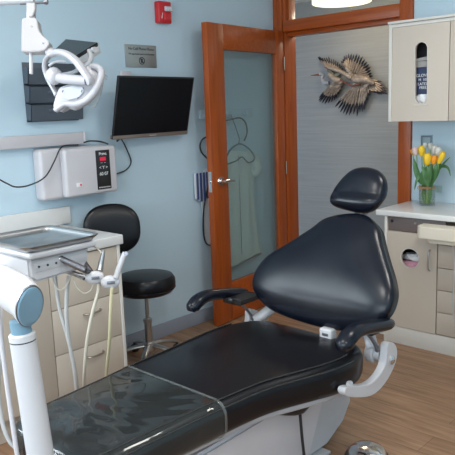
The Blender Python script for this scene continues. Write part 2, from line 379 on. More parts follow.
# bird sculpture, two metal cranes of feathers
def bp(x, y, off=0): return at(x, y, 'Y', 1.17-off)
bird = thing('bird_wall_sculpture', 'metal wall sculpture of two flying cranes with dark-tipped feathers in the hall', 'wall art', bp(352, 110))
def feather(mb, a, b, w, off, mia=0, mib=1, split=.55):
    A, B = bp(*a, off), bp(*b, off+.012); d = (B-A); n = V((0, -1, 0)); s = d.cross(n).normalized()*w*.62; mid = A+d*split
    def q(t, k): return A+d*t+s*k+V((0, -.006*sin(pi*t), 0))
    vs = [q(0, .25), q(0, -.25), q(split, -1), q(split, 1), q(split, 0)+V((0, -.006, 0)), q(.88, -.7), q(.88, .7), q(1, 0), q(.88, 0)+V((0, -.004, 0))]
    vs2 = [p+V((0, .004, 0)) for p in vs]
    o = len(vs)
    mb.add(vs+vs2, [(0, 1, 2, 4), (0, 4, 3), (0+o, 4+o, 2+o, 1+o), (0+o, 3+o, 4+o), (1, 0, o, o+1), (1, 1+o, 2+o, 2), (0, 3, 3+o, o)], mia)
    mb.add(vs+vs2, [(4, 2, 5, 8), (3, 4, 8, 6), (8, 5, 7), (6, 8, 7), (4+o, 8+o, 5+o, 2+o), (3+o, 6+o, 8+o, 4+o), (8+o, 7+o, 5+o), (6+o, 7+o, 8+o), (2, 2+o, 5+o, 5), (5, 5+o, 7+o, 7), (3, 6, 6+o, 3+o), (6, 7, 7+o, 6+o)], mib)
def wing(roots, tips, n, w, rows=3):
    """feathers fanned from a root line to a tip curve (pixels of the measured plane)"""
    mb = MB()
    def lerp(L_, t):
        t *= len(L_)-1; i = min(int(t), len(L_)-2); f = t-i
        return (L_[i][0]*(1-f)+L_[i+1][0]*f, L_[i][1]*(1-f)+L_[i+1][1]*f)
    for r in range(rows):
        k = 1-.27*r; nn = max(5, int(n*(1-.12*r)))
        for i in range(nn):
            t = i/(nn-1); a = lerp(roots, t); b = lerp(tips, t); j = 1+random.uniform(-.05, .05)
            b = (a[0]+(b[0]-a[0])*k*j, a[1]+(b[1]-a[1])*k*j)
            feather(mb, a, b, w*(1-.1*r), .01+.012*r, 0, 1 if r == 0 else 0, .62 if r == 0 else .5)
    for t in range(7):
        a = lerp(roots, t/6); mb.lathe([(0.001, -.012), (.016, -.008), (.022, 0), (.016, .012), (.001, .014)], bp(*a, .05), (0, -1, 0), n=8, mi=2)
    return mb
wing([(347, 68), (352, 76), (361, 77)], [(341, 61), (345, 54), (352, 53), (360, 54), (367, 60), (371, 68), (373, 76)], 17, .017).build('wing', [M['fpale'], M['fdark'], M['fpale']], bird)
wing([(355, 84), (362, 82), (368, 82)], [(335, 107), (341, 113), (348, 115), (357, 115), (363, 112), (366, 103), (372, 92)], 15, .019).build('wing', [M['fpale'], M['fdark'], M['fpale']], bird)
wing([(329, 70), (335, 76), (339, 74)], [(317, 56), (322, 57), (328, 57), (334, 59), (339, 63), (343, 68)], 13, .014).build('wing', [M['fpale'], M['fdark'], M['fgreen']], bird)
wing([(334, 82), (338, 82), (341, 82)], [(318, 99), (320, 102), (326, 104), (333, 102), (338, 96), (342, 88)], 12, .016).build('wing', [M['fpale'], M['fdark'], M['fpale']], bird)
wing([(366, 79), (370, 82), (366, 86)], [(383, 82), (388, 89), (387, 94), (383, 95), (376, 93)], 9, .018, 2).build('tail', [M['fpale'], M['fdark'], M['fpale']], bird)
mb = MB().tube([bp(350, 77, .05), bp(357, 80, .06), bp(366, 80, .06), bp(374, 84, .05)], [.02, .034, .036, .014], smooth=5, n=12).build('bird_body', M['fpale'], bird)
mb = MB().tube([bp(329, 74, .06), bp(336, 80, .055), bp(341, 80, .05)], [.02, .034, .02], smooth=5, n=12).build('bird_body', M['fpale'], bird)
MB().tube([bp(328, 68, .07), bp(334, 69, .075), bp(343, 73, .07), bp(352, 78, .065)], [.012, .02, .017, .026], smooth=5, n=10).build('neck', [M['fpale']], bird)
MB().tube([bp(329, 69, .075), bp(324, 67, .07)], [.009, .002]).build('beak', M['fred'], bird)
MB().tube([bp(340, 80, .07), bp(352, 86, .07), bp(360, 84, .07)], [.006, .008, .006]).build('trailing_leg', M['fred'], bird)
MB().tube([bp(329, 83, .05), bp(324, 83, .055), bp(322, 79, .055), bp(323, 75, .055), bp(320, 74, .055)], [.020, .017, .013, .011, .017], smooth=5, n=10).build('neck', [M['brushg']], bird)
MB().tube([bp(321, 74.3, .055), bp(311, 75.5, .055)], [.012, .003]).build('beak', M['fred'], bird)

# ================================================================== LEFT WALL ITEMS
# fire alarm
fa0, fa1, fz0, fz1 = -1.222, -1.112, 2.078, 2.212
fa = thing('fire_alarm', 'red fire alarm strobe with white lettering high on the blue wall', 'fire alarm', (0, -1.18, fz0))
MB().box((0, fa0, fz0), (.045, fa1, fz1), .008, 3).build('housing', M['red'], fa)
MB().box((.044, fa0+.045, 2.150), (.058, fa1+.001, 2.182), .007, 3).build('strobe_lens', M['lens'], fa)
MB().box((.044, fa0+.035, 2.092), (.054, fa1-.012, 2.142), .006, 2).build('horn_grille', M['red'], fa)
text('lettering', 'FIRE', .028, (.0590, -1.146, 2.155), (0, 1, 0), (0, 0, 1), M['wink'], fa)
text('lettering', '/', .05, (.0475, -1.197, 2.105), (0, 1, 0), (0, 0, 1), M['wink'], fa)

# plaque
sg = thing('wall_sign', 'silver grey rectangular plaque with dark text above the wall monitor', 'sign', (0, -1.35, 1.81))
MB().box((0, -1.481, 1.80), (.006, -1.228, 1.938), .002).build('plate', M['plaque'], sg)
text('lettering', 'No Cell Phone Please', .0235, (.0065, -1.352, 1.906), (0, 1, 0), (0, 0, 1), M['ink'], sg)
text('lettering', 'We appreciate your consideration', .0150, (.0065, -1.352, 1.877), (0, 1, 0), (0, 0, 1), M['ink'], sg)
sy = MB(); cc = V((.0065, -1.352, 1.841))
sy.tube([cc+V((0, .021*cos(2*pi*i/24), .021*sin(2*pi*i/24))) for i in range(25)], .0024, n=6, cap=False)
sy.tube([cc+V((.001, -.014, .014)), cc+V((.001, .014, -.014))], .002, n=6)
sy.box(cc+V((-.001, -.007, -.013)), cc+V((.002, .006, .013)), .001)
sy.build('symbol', M['ink'], sg)

# monitor
mc = V((.15, -1.384, 1.550)); mw, mh = .665, .374; ty, tz = -.086, .231
mu = V((sin(ty), cos(ty), 0)); mn0 = V((cos(ty), -sin(ty), 0)); mv = V((0, 0, 1))*cos(tz)+mn0*sin(tz); mn = mu.cross(mv)
MM = Matrix((mu, mv, mn)).transposed().to_4x4(); MM.translation = mc
mo = thing('wall_monitor', 'black flat monitor tilted down on the blue wall beside the door', 'monitor', (0, -1.39, 1.36))
MB().box((-mw/2, -mh/2, -.014), (mw/2, mh/2, 0), .003, mx=MM).build('casing', M['blackp'], mo)
MB().box((-mw/2+.009, -mh/2+.024, 0), (mw/2-.009, mh/2-.009, .0015), mx=MM).build('screen', M['screen'], mo)
MB().box((-mw/2+.001, -mh/2-.001, -.026), (mw/2-.001, -mh/2+.022, .003), .002, mx=MM).build('bottom_bezel', M['bezel'], mo)
MB().box((-.03, -.004, .0032), (.03, .002, .004), mx=MM @ Matrix.Translation((0, -mh/2+.012, 0))).build('maker_badge', M['greyp'], mo)
MB().box((0, -1.45, 1.50), (.015, -1.33, 1.62), .003).tube([(.01, -1.39, 1.56), (.06, -1.40, 1.56), mc-mn*.014], .018).build('wall_bracket', M['blackp'], mo)

wb = MB().box((0, -1.535, 1.70), (.02, -1.455, 1.775), .004)
tag(wb.build('wall_junction_box', M['offw']), 'small white box on the wall peeking above the left end of the monitor', 'wall plate')
# rack of tiers
rk = thing('wall_document_rack', 'charcoal plastic three-tier document rack on the wall behind the lamp', 'rack', (0, -2.05, 1.49))
ry0, ry1 = -2.190, -1.855
MB().box((0, ry0, 1.49), (.008, ry1, 1.81), .002).build('back_panel', M['rack'], rk)
for i in range(3):
    z = 1.495+i*.098
    pr = [(.008, ry0, z), (.050, ry0, z), (.062, ry0, z+.085), (.059, ry0, z+.085), (.047, ry0, z+.004), (.008, ry0, z+.004)]
    t_ = MB().prism([V(p) for p in pr], (0, ry1-ry0, 0))
    for y in (ry0, ry1-.004): t_.prism([V((.008, y, z)), V((.050, y, z)), V((.062, y, z+.085)), V((.008, y, z+.095))], (0, .004, 0))
    t_.box((.050, ry0+.11, z+.045), (.0625, ry0+.22, z+.062), .001)
    t_.build('tier_pocket', M['rack'], rk)
# small tilted panel
tp = thing('tilted_display_panel', 'small dark glossy panel tilted on a grey bracket above the document rack', 'display', (0, -2.0, 1.85))
A_, B_, C_, D_ = dep(66.5, 42.5, 3.35), dep(98.5, 46, 3.2), dep(77, 59.5, 3.0), dep(54.6, 54, 3.15)
nrm = (B_-A_).cross(D_-A_).normalized()
if nrm.z < 0: nrm = -nrm
pp = MB().prism([A_, B_, C_, D_], nrm*.018, bev=.002).build('panel', M['screen'], tp)
MB().tube([A_+nrm*.009, B_+nrm*.009], .005, n=6).build('glass_edge', M['tileg'], pp)
cb = (A_+B_+C_+D_)/4+nrm*.018
MB().prism([B_-nrm*.001, C_-nrm*.001, C_-nrm*.001+V((.0, .012, -.02)), B_-nrm*.001+V((0, .01, -.03))], V((-.010, .012, 0)), bev=.001).build('side_flange', M['greyp'], tp)
kb = dep(86, 62, 3.12)
MB().tube([kb, V((.3, kb.y+.12, kb.z-.03)), V((.0, kb.y+.16, kb.z-.03))], .011, smooth=4).build('bracket_arm', M['greyp'], tp)
MB().tube([dep(88, 50, 3.1), dep(91, 57, 3.1), dep(88, 63, 3.1), dep(84, 66, 3.08)], [.012, .014, .016, .012], smooth=3).lathe([(.014, -.01), (.014, .01)], dep(94, 50, 3.1), (1, 0, 0), n=12).build('adjusting_knobs', M['greyp'], tp)

# duct rail
rd = MB().box((0, -5.0, 1.353), (.05, -1.86, 1.419), .003).box((0, -1.86, 1.350), (.052, -1.845, 1.422), .003)
tag(rd.build('wall_cable_duct', M['offw']), 'long off-white plastic duct running along the wall above the control box', 'cable duct')

# control unit
un = thing('xray_control_unit', 'white wall-mounted control box with black and red display panel', 'control unit', (0, -1.95, 1.06))
MB().box((0, -2.180, 1.055), (.085, -1.72, 1.340), .022, 4).build('back_housing', M['offw'], un)
fc = MB().box((.083, -2.060, 1.062), (.14, -1.700, 1.336), .018, 4).build('front_cover', M['offw'], un)
cp = MB().box((.139, -1.852, 1.086), (.1425, -1.754, 1.314), .0015).build('control_panel', M['blackp'], fc)
def utext(s_, sz, y, z, m_=M['wink']): return text('lettering', s_, sz, (.143, y, z), (0, 1, 0), (0, 0, 1), m_, fc)
utext('Preva', .024, -1.803, 1.286)
MB().box((.1425, -1.825, 1.252), (.1435, -1.783, 1.274)).build('red_display', M['redl'], fc)
utext('--  --', .020, -1.803, 1.236); utext('60 07', .027, -1.803, 1.168); utext('< Y >', .026, -1.803, 1.205); utext('ooooooooooo', .0135, -1.803, 1.095)
MB().box((.1395, -1.995, 1.117), (.142, -1.955, 1.141), .001, mi=0).box((.1415, -1.972, 1.122), (.1428, -1.962, 1.135), mi=1).build('sticker', [M['wink'], M['redl']], fc)

# black cables on the wall
def cable(name, pts, r, m_, label, cat='cable', sm=6):
    return tag(MB().tube(pts, r, n=8, smooth=sm).build(name, m_), label, cat)
X = lambda x, y, v: at(x, y, 'X', v)
cable('black_cable', [X(-25, 176, .1), X(-5, 178, .1), X(6, 183, .11), X(16, 187, .12), X(30, 185, .12), X(45, 177, .12), X(54, 162, .12), X(60, 149, .12), X(66, 145.5, .08), X(78, 145, .06)], .0042, M['rubber'], 'black cable sagging left across the front of the white control box')
cable('power_cable', [X(84, 142.5, .055), X(90, 141, .05), X(100, 141.5, .05), X(108, 144, .03)], .0042, M['rubber'], 'short black cable lying along the top of the white control box')
cable('monitor_cable', [X(122, 128, .06), X(117, 141, .04), X(121, 139, .03), X(127, 150, .02), X(131, 162, .015), X(126, 170, .015), X(116, 174, .03)], .0042, M['rubber'], 'black cable looping below the lower left corner of the monitor')

# ================================================================== LEFT CABINET
LX = .57
lc_ = thing('drawer_cabinet', 'warm grey base cabinet with a drawer stack under the tray on the left', 'cabinet', (.28, -3.0, 0))
MB().box((.003, -4.2, .125), (LX-.02, -2.053, .846)).box((.003, -4.18, .001), (LX-.06, -2.06, .127)).build('body', M['cab'], lc_)
MB().box((.003, -2.068, .001), (LX+.003, -2.05, .846), .001).build('end_panel', M['cabe'], lc_)
def handle(parent, a, b, n_, r=.005, out=.028, m_=None):
    a, b, n_ = V(a), V(b), V(n_)
    return MB().tube([a, a+n_*out*.8+(b-a)*.12, (a+b)/2+n_*out, b+n_*out*.8+(a-b)*.12, b], r, smooth=5, n=8).build('handle', m_ or M['brass'], parent)
zs = [.133, .360, .590, .842]
for i in range(3):
    d_ = MB().box((LX-.02, -2.477, zs[i]+.002), (LX, -2.071, zs[i+1]-.002), .0015).build('drawer', M['cab'], lc_)
    zc = zs[i]+(.17 if i < 2 else .15)
    handle(d_, (LX, -2.30, zc), (LX, -2.20, zc+.004), (1, 0, 0), .005)
for y0, y1 in ((-2.95, -2.481), (-3.6, -2.954), (-4.2, -3.604)):
    MB().box((LX-.02, y0, .135), (LX, y1, .842), .0015).build('cabinet_door', M['cab'], lc_)
ct = MB().box((.001, -4.2, .847), (.583, -2.03, .898), .006, 3).box((.001, -4.2, .898), (.02, at(70, 206.2, 'X', .02).y, .998), .003)
tag(ct.build('worktop', M['top']), 'white worktop with low backsplash on the left drawer cabinet', 'worktop')

# ================================================================== STOOL
sx, sy_ = .297, -1.668
stl = thing('operator_stool', 'black padded stool with oval backrest by the blue wall', 'stool', (sx, sy_, 0))
MB().lathe([(.001, .448), (.12, .448), (.16, .456), (.177, .476), (.182, .505), (.179, .535), (.165, .556), (.12, .567), (.001, .570)], (sx, sy_, 0), n=48).build('seat', M['seat'], stl)
MB().lathe([(.178, .478), (.1815, .482), (.181, .486)], (sx, sy_, 0), n=48).build('seat_piping', M['leath'], stl)
MB().lathe([(.05, .445), (.05, .456)], (sx, sy_, 0)).lathe([(.012, .27), (.012, .446)], (sx, sy_, 0), n=16).build('gas_piston', M['steel'], stl)
MB().lathe([(.023, .12), (.023, .26), (.027, .262), (.027, .285), (.014, .29)], (sx, sy_, 0), n=20).build('column_sleeve', M['steel'], stl)
MB().lathe([(.038, .085), (.042, .10), (.036, .135), (.02, .14)], (sx, sy_, 0), n=20).build('base_hub', M['steel'], stl)
for k in range(5):
    a = R(20+72*k); d = V((cos(a), sin(a), 0)); c0 = V((sx, sy_, 0))
    lg = MB().tube([c0+d*.02+V((0, 0, .118)), c0+d*.12+V((0, 0, .105)), c0+d*.235+V((0, 0, .068))], [.022, .018, .013], smooth=3, flat=((0, 0, 1), .6)).build('base_leg', M['steel'], stl)
    w_ = c0+d*.235; s_ = d.cross(V((0, 0, 1)))
    MB().lathe([(.024, -.018), (.026, -.01), (.026, .01), (.024, .018)], w_+V((0, 0, .0265)), s_, n=16).tube([w_+V((0, 0, .07)), w_+V((0, 0, .03))], .008).build('caster', M['rubber'], lg)
bc = at(112, 229, 'X', .14)
bn = V((.80, -.55, .12)).normalized(); bu = V((0, 0, 1)).cross(bn).normalized(); bv = bn.cross(bu)
ov = [(.168*math.copysign(abs(cos(t))**.85, cos(t)), .152*math.copysign(abs(sin(t))**.8, sin(t))) for t in [2*pi*i/40 for i in range(40)]]
MB().pillow(ov, bc, bu, bv, bn, .035, .03, warp=lambda x, y: x*x*.8).build('backrest', M['seat'], stl)
MB().tube([(sx-.03, sy_-.01, .45), (.11, sy_-.06, .45), (.07, bc.y, .52), (.07, bc.y, .70), bc-bn*.025], [.011]*5, smooth=5, flat=((0, 0, 1), 1)).build('back_support', M['dsteel'], stl)

# ================================================================== BEHIND THE DOOR
hk = MB().box((0, -.86, 1.46), (.012, -.30, 1.52), .003)
for y in (-.76, -.60, -.42): hk.tube([(.012, y, 1.49), (.05, y, 1.48), (.055, y, 1.505)], .005, smooth=3)
tag(hk.build('coat_hook_rail', M['wall']), 'pale blue hook rail on the wall behind the open door glass', 'hook rail')
ctg = thing('lab_coat', 'white lab coat on a hanger seen through the door glass', 'coat', (.05, -.55, .36))
secs = [(1.225, .055, .02, -.60), (1.205, .16, .026, -.56), (1.17, .215, .03, -.54), (1.08, .20, .032, -.56), (.90, .185, .034, -.56), (.70, .20, .034, -.55), (.52, .215, .036, -.53), (.40, .225, .036, -.52)]
rg = []
for z, hw, th, yc in secs:
    rg.append([V((.052+th*sin(2*pi*k/40)+.006*sin(9*2*pi*k/40+z*5)*(1 if z < 1.1 else .3), yc+hw*cos(2*pi*k/40), z+(.02*sin(2*pi*k/40*2) if z < .45 else 0))) for k in range(40)])
MB().loft(rg).build('coat_body', M['coat'], ctg)
MB().tube([(.055, -.42, 1.19), (.07, -.355, 1.12), (.075, -.35, 1.05), (.07, -.40, 1.04)], [.04, .045, .04, .02], smooth=4, flat=((1, 0, 0), .6)).tube([(.055, -.70, 1.19), (.07, -.765, 1.12), (.06, -.775, .95), (.055, -.77, .75)], [.04, .045, .04, .038], smooth=4, flat=((1, 0, 0), .6)).build('sleeve', M['coat'], ctg)
MB().tube([X(253, 161, .1), X(254.5, 157, .1), X(249, 149, .1), X(240, 144, .1), X(231, 149, .1), X(225, 160, .1)], .006, smooth=5, n=8).tube([X(253, 161, .1), X(248, 162.5, .1), X(242, 157, .1), X(236, 161, .1), X(228, 164, .1)], .005, smooth=5, n=8).tube([X(238, 144, .08), X(239, 137, .07), (.052, -.6, 1.50)], .004, smooth=4, n=8).build('hanger', M['coats'], ctg)
MB().tube([(.085, -.56, 1.19), (.088, -.56, .45)], .002, n=6).build('placket', M['coats'], ctg)
cable('stethoscope_tube', [(.02, -.62, 1.44), X(233, 119, .06), X(240, 118, .06), X(245, 122, .06), X(247, 129, .06), X(246.5, 135, .055), X(244, 141, .04)], .006, M['rubber'], 'short black curved tube above the lab coat behind the door', 'stethoscope')
cable('black_cord_loop', [X(206, 137, .03), X(202, 140, .03), X(200, 146, .03), X(202, 153, .03), X(208, 160, .03), X(211, 172, .03), X(206, 195, .03), X(203.5, 212, .03), X(203.5, 232, .03), X(206, 243, .03), X(212, 246, .03)], .0055, M['rubber'], 'long black cord loop hanging at the edge of the open door', 'cord')
tw = MB()
for i in range(8):
    y = -.955+i*.016; tw.box((.018+.006*(i % 2), y, .88+.008*abs(i-4)), (.026+.006*(i % 2), y+.016, 1.09), .001, mi=i % 2)
tag(tw.build('striped_cloth', [M['stripew'], M['stripeb']]), 'navy and white striped cloth hanging beside the door handle', 'cloth')
pw = MB().prism([X(199, 175, .02), X(207, 168, .02), X(213, 168, .02), X(213, 240, .02), X(209, 246, .02), X(205, 238, .02)], (-.008, 0, 0), bev=.002)
tag(pw.build('pale_cloth', M['stripew']), 'pale cloth hanging behind the striped cloth at the door edge', 'cloth')

# ================================================================== RIGHT CABINETS
LY = -.463
rc = thing('sink_base_cabinet', 'warm grey base cabinet with round door cutout under the flowers', 'cabinet', (1.4, -.22, 0))
x0, xm, x2 = 1.222, 1.578, 2.05
MB().box((x0, LY+.0, .0), (x0+.018, -.002, .826), .001).build('end_panel', M['cabe'], rc)
bd = MB().box((x0+.018, -.02, .11), (3.2, -.003, .826)).box((x0+.018, LY+.02, .11), (3.2, -.02, .125)).box((xm-.004, LY+.02, .125), (xm+.012, -.02, .826)).box((x0+.018, LY+.012, .0), (3.2, LY+.03, .115))
bd.box((xm+.012, LY+.02, .125), (3.2, -.02, .72)).build('body', M['cab'], rc)
MB().box((x0+.002, LY+.004, 0), (3.2, LY+.014, .113), .001).build('toe_kick', M['cabe'], rc)
hc = [(1.40+.062*cos(2*pi*i/32), LY, .573+.062*sin(2*pi*i/32)) for i in range(32)]
dr = MB().holeplate([(x0+.02, LY, .117), (xm-.003, LY, .117), (xm-.003, LY, .732), (x0+.02, LY, .732)], [hc], (0, .018, 0)).build('cabinet_door', M['cab'], rc)
MB().tube([(1.40+.062*cos(2*pi*i/32), LY-.001, .573+.062*sin(2*pi*i/32)) for i in range(33)], .0025, n=6, cap=False).build('cutout_rim', M['cabe'], dr)
handle(dr, (1.531, LY, .512), (1.531, LY, .642), (0, -1, 0), .0048, .026, M['steel'])
MB().box((x0+.02, LY+.012, .735), (1.62, LY+.024, .824), .002).build('recess_panel', M['brown'], rc)
for x_ in (1.268, 1.425): MB().lathe([(.010, 0), (.010, .004), (.006, .008)], (x_, LY+.012, .795), (0, -1, 0), n=14).build('knob', M['rubber'] if x_ < 1.3 else M['chrome'], rc)
MB().box((x0+.03, -.30, .36), (xm-.02, -.28, .80)).build('shade_panel', M['dark'], rc)  # dark sheet standing in for the shade behind the round cutout
dz = [.120, .260, .400, .538, .680]
for i in range(4):
    q = MB().box((xm+.003, LY, dz[i]+.002), (x2, LY+.018, dz[i+1]-.002), .0015).build('drawer', M['cab'], rc)
    handle(q, (1.70, LY, dz[i]+.07), (1.82, LY, dz[i]+.07), (0, -1, 0), .005, .026, M['steel'])
for x_ in (x2+.003, x2+.45): MB().box((x_, LY, .117), (x_+.444, LY+.018, .68), .0015).build('cabinet_door', M['cab'], rc)
# things in the cutout
def crumple(O, sx_, sy2, sz, m_, name, label, cat, seed):
    rnd = random.Random(seed); bm = bmesh.new(); bmesh.ops.create_icosphere(bm, subdivisions=4, radius=1)
    for v in bm.verts:
        k = 1+.12*sin(7*v.co.x+3*v.co.z+seed)+.08*sin(11*v.co.y-5*v.co.x+2*seed)+rnd.uniform(-.03, .03)
        v.co = V((v.co.x*sx_*k, v.co.y*sy2*k, v.co.z*sz*k))+V(O)
    return tag(MB().bm(bm).build(name, m_, ang=25), label, cat)
MB_ = crumple((1.40, -.37, .562), .095, .05, .026, M['tissue'], 'tissue_roll', 'white tissue seen through the round cutout in the lower cabinet', 'tissue', 3)
crumple((1.415, -.380, .512), .105, .05, .034, M['pink'], 'pink_tissue_pack', 'pink tissue pack in the bottom of the round cabinet cutout', 'tissue', 5)
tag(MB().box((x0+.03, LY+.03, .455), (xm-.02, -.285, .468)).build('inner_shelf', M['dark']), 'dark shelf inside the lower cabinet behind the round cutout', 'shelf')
# worktop
wt = MB().box((1.170, LY-.022, .828), (3.25, -.001, .863), .006, 3)
tag(wt.build('worktop', M['top']), 'white worktop under the tulips along the back wall', 'worktop')
# pull-out board
PX0 = 1.498
po = thing('pull_out_shelf', 'cream rounded pull-out shelf jutting from under the right worktop', 'shelf', (1.9, -.55, .70))
o2 = []
for i in range(9): a = R(180+90*i/8); o2.append((PX0+.045+.045*cos(a), -.60+.045+.045*sin(a)))
o2 += [(2.5, -.60), (2.5, LY-.024+.0), (PX0, LY-.024)]
MB().prism([V((x, y, .735)) for x, y in o2], (0, 0, .072), bev=.008, seg=3).build('shelf_board', M['cream'], po)
o3 = [(1.58, -.575), (2.48, -.575), (2.48, LY-.024), (1.54, LY-.024), (1.55, -.55)]
MB().prism([V((x, y, .708)) for x, y in o3], (0, 0, .03), bev=.006).build('lower_lip', M['cream'], po)
cable('grey_hose', [(1.70, -.53, .705), (1.715, -.53, .60), (1.712, -.53, .45), (1.71, -.52, .30), (1.73, -.50, .20), (1.80, -.5, .15), (1.95, -.49, .16), (2.1, -.49, .4), (2.2, -.50, .70)], .005, M['hosew'], 'thin grey hose hanging in front of the right drawers', 'hose')

# upper cabinet
UY, ux0, ux1, uz0, uz1 = -.35, 1.181, 1.572, 1.407, 1.998
uc = thing('wall_cabinet', 'warm grey wall cabinet with pill-shaped window above the flowers', 'cabinet', (1.9, -.17, uz0))
MB().box((ux0, UY-.004, uz0), (ux0+.02, -.002, uz1), .001).build('end_panel', M['cabe'], uc)
MB().box((ux0, UY-.02, uz1-.002), (2.8, -.002, uz1+.012), .001).box((ux0+.02, UY, uz1-.022), (2.8, -.002, uz1-.004)).build('top_panel', M['cabe'], uc)
MB().box((ux0+.02, -.015, uz0), (2.8, -.003, uz1-.02)).box((ux0+.02, UY+.02, uz0), (2.8, -.015, uz0+.016)).box((ux1-.008, UY+.02, uz0), (ux1+.008, -.015, uz1-.022)).box((ux1+.01, UY+.02, uz0), (2.8, -.02, uz1-.03)).build('body', M['cab'], uc)
pill = [(1.3945+.040*cos(t), UY, 1.834+.040*sin(t)) for t in [pi*i/14 for i in range(15)]]+[(1.3985+.040*cos(t), UY, 1.553+.040*sin(t)) for t in [pi+pi*i/14 for i in range(15)]]
ud = MB().holeplate([(ux0+.022, UY, uz0+.001), (ux1-.002, UY, uz0+.001), (ux1-.002, UY, uz1-.024), (ux0+.022, UY, uz1-.024)], [pill], (0, .018, 0)).build('cabinet_door', M['cab'], uc)
MB().tube([V(p)+V((0, -.001, 0)) for p in pill+[pill[0]]], .0018, n=6, cap=False).build('window_rim', M['cabe'], ud)
MB().box((ux1+.002, UY, uz0+.001), (2.15, UY+.018, uz1-.024), .0015).build('cabinet_door', M['cab'], uc)
MB().box((2.154, UY, uz0+.001), (2.78, UY+.018, uz1-.024), .0015).build('cabinet_door', M['cab'], uc)
MB().box((ux0+.03, -.20, uz0+.02), (ux1-.02, -.19, uz1-.03)).build('shade_panel', M['dark'], uc)  # dark sheet painted as the shaded inside of the wall cabinet
MB().box((1.355, UY+.005, 1.503), (1.445, UY-.004, 1.507), .001).build('dispenser_lip', M['cabe'], ud)
g1 = thing('carton_box', 'navy carton with white print inside the pill-shaped cabinet window', 'box', (1.40, -.28, 1.57))
MB().box((1.30, UY+.03, 1.568), (1.50, UY+.13, 1.726), .002).build('carton', M['boxb'], g1)
text('lettering', 'GLOVES', 0.025, (1.395, UY+.0295, 1.672), (1, 0, 0), (0, 0, 1), M['wink'], g1)
text('lettering', 'M  100', 0.021, (1.395, UY+.0295, 1.648), (1, 0, 0), (0, 0, 1), M['wink'], g1)
text('lettering', 'LATEX', 0.023, (1.395, UY+.0295, 1.622), (1, 0, 0), (0, 0, 1), M['wink'], g1)
text('lettering', 'FREE', 0.023, (1.395, UY+.0295, 1.600), (1, 0, 0), (0, 0, 1), M['wink'], g1)
g2 = MB().box((1.30, UY+.03, 1.728), (1.50, UY+.13, 1.765), .002, mi=1).prism([V((1.31, UY+.03, 1.767)), V((1.49, UY+.03, 1.767)), V((1.49, UY+.03, 1.80)), V((1.31, UY+.03, 1.775))], (0, .09, 0), mi=0)
tag(g2.build('carton_box', [M['boxg'], M['boxg']]), 'grey carton on top of the navy carton in the cabinet window', 'box')
crumple((1.398, UY+.050, 1.542), .060, .022, .040, M['tissue'], 'tissue_sheet', 'white tissue at the bottom of the pill-shaped window', 'tissue', 8)

# wall plates
op = thing('wall_switch_plate', 'grey wall plate behind the top of the tulips', 'wall plate', (1.27, 0, 1.24))
MB().box((1.228, -.006, 1.225), (1.312, -.001, 1.305), .002).build('plate', M['plate'], op)
MB().holeplate([(1.233, -.008, 1.232), (1.307, -.008, 1.232), (1.307, -.008, 1.30), (1.233, -.008, 1.30)], [[(1.242, -.008, 1.241), (1.298, -.008, 1.241), (1.298, -.008, 1.291), (1.242, -.008, 1.291)]], (0, .002, 0)).build('plate_frame', M['pframe'], op)
for x_ in (1.256, 1.284): MB().box((x_-.008, -.010, 1.25), (x_+.008, -.006, 1.282), .001).build('socket', M['plate'], op)
o_ = MB().box((1.345, -.006, .93), (1.385, -.001, .972), .002).holeplate([(1.343, -.008, .928), (1.387, -.008, .928), (1.387, -.008, .974), (1.343, -.008, .974)], [[(1.348, -.008, .933), (1.382, -.008, .933), (1.382, -.008, .969), (1.348, -.008, .969)]], (0, .003, 0))
tag(o_.build('small_wall_plate', M['tileg']), 'small pale green wall plate to the right of the vase', 'wall plate')

# ------------------------------------------------------------------ vase and tulips
vc = V((1.357, -.16, .864))
vs_ = thing('glass_vase', 'clear glass cylinder vase tied with twine on the white worktop', 'vase', vc)
MB().lathe([(.050, 0), (.0515, .003), (.0515, .132), (.049, .132), (.049, .008), (.001, .008)], vc, n=32).build('glass_body', M['glassc'], vs_)
MB().lathe([(.001, .009), (.047, .009), (.047, .10), (.001, .10)], vc, n=24).build('water', M['water'], vs_)
tb = MB()
for z in (.110, .115, .120): tb.lathe([(.0515, z-.0018), (.0535, z), (.0515, z+.0018)], vc, n=32)
tb.tube([vc+V((-.01, -.054, .118)), vc+V((-.03, -.066, .126)), vc+V((-.032, -.062, .108)), vc+V((-.005, -.056, .117)), vc+V((.03, -.066, .125)), vc+V((.036, -.06, .108)), vc+V((.0, -.056, .116)), vc+V((-.012, -.062, .085))], .0022, smooth=5, n=6)
tb.build('twine_bow', M['twine'], vs_)

def leafmesh(mb, pts, w, face=(0, -1, 0)):
    P = []
    pts = [V(p) for p in pts]
    for i in range(len(pts)-1):
        p0, p1, p2, p3 = pts[max(i-1, 0)], pts[i], pts[i+1], pts[min(i+2, len(pts)-1)]
        for k in range(5): t = k/5; P.append(.5*((2*p1)+(p2-p0)*t+(2*p0-5*p1+4*p2-p3)*t*t+(3*p1-p0-3*p2+p3)*t**3))
    P.append(pts[-1]); n = len(P); vs, fs = [], []
    for i, p in enumerate(P):
        d = (P[min(i+1, n-1)]-P[max(i-1, 0)]).normalized(); s = d.cross(V(face)).normalized(); t = i/(n-1)
        hw = 1.22*w*(sin(pi*min(1, t*.93+.07)))**.8*(1.15-.4*t)+.0008; nn = s.cross(d).normalized()
        vs += [p-s*hw+nn*hw*.25, p, p+s*hw+nn*hw*.25, p+s*hw+nn*(hw*.25-.0012), p-nn*.0012, p-s*hw+nn*(hw*.25-.0012)]
    for i in range(n-1):
        for k in range(6): fs.append((i*6+k, i*6+(k+1) % 6, (i+1)*6+(k+1) % 6, (i+1)*6+k))
    fs += [tuple(range(5, -1, -1)), tuple((n-1)*6+k for k in range(6))]
    mb.add(vs, fs)
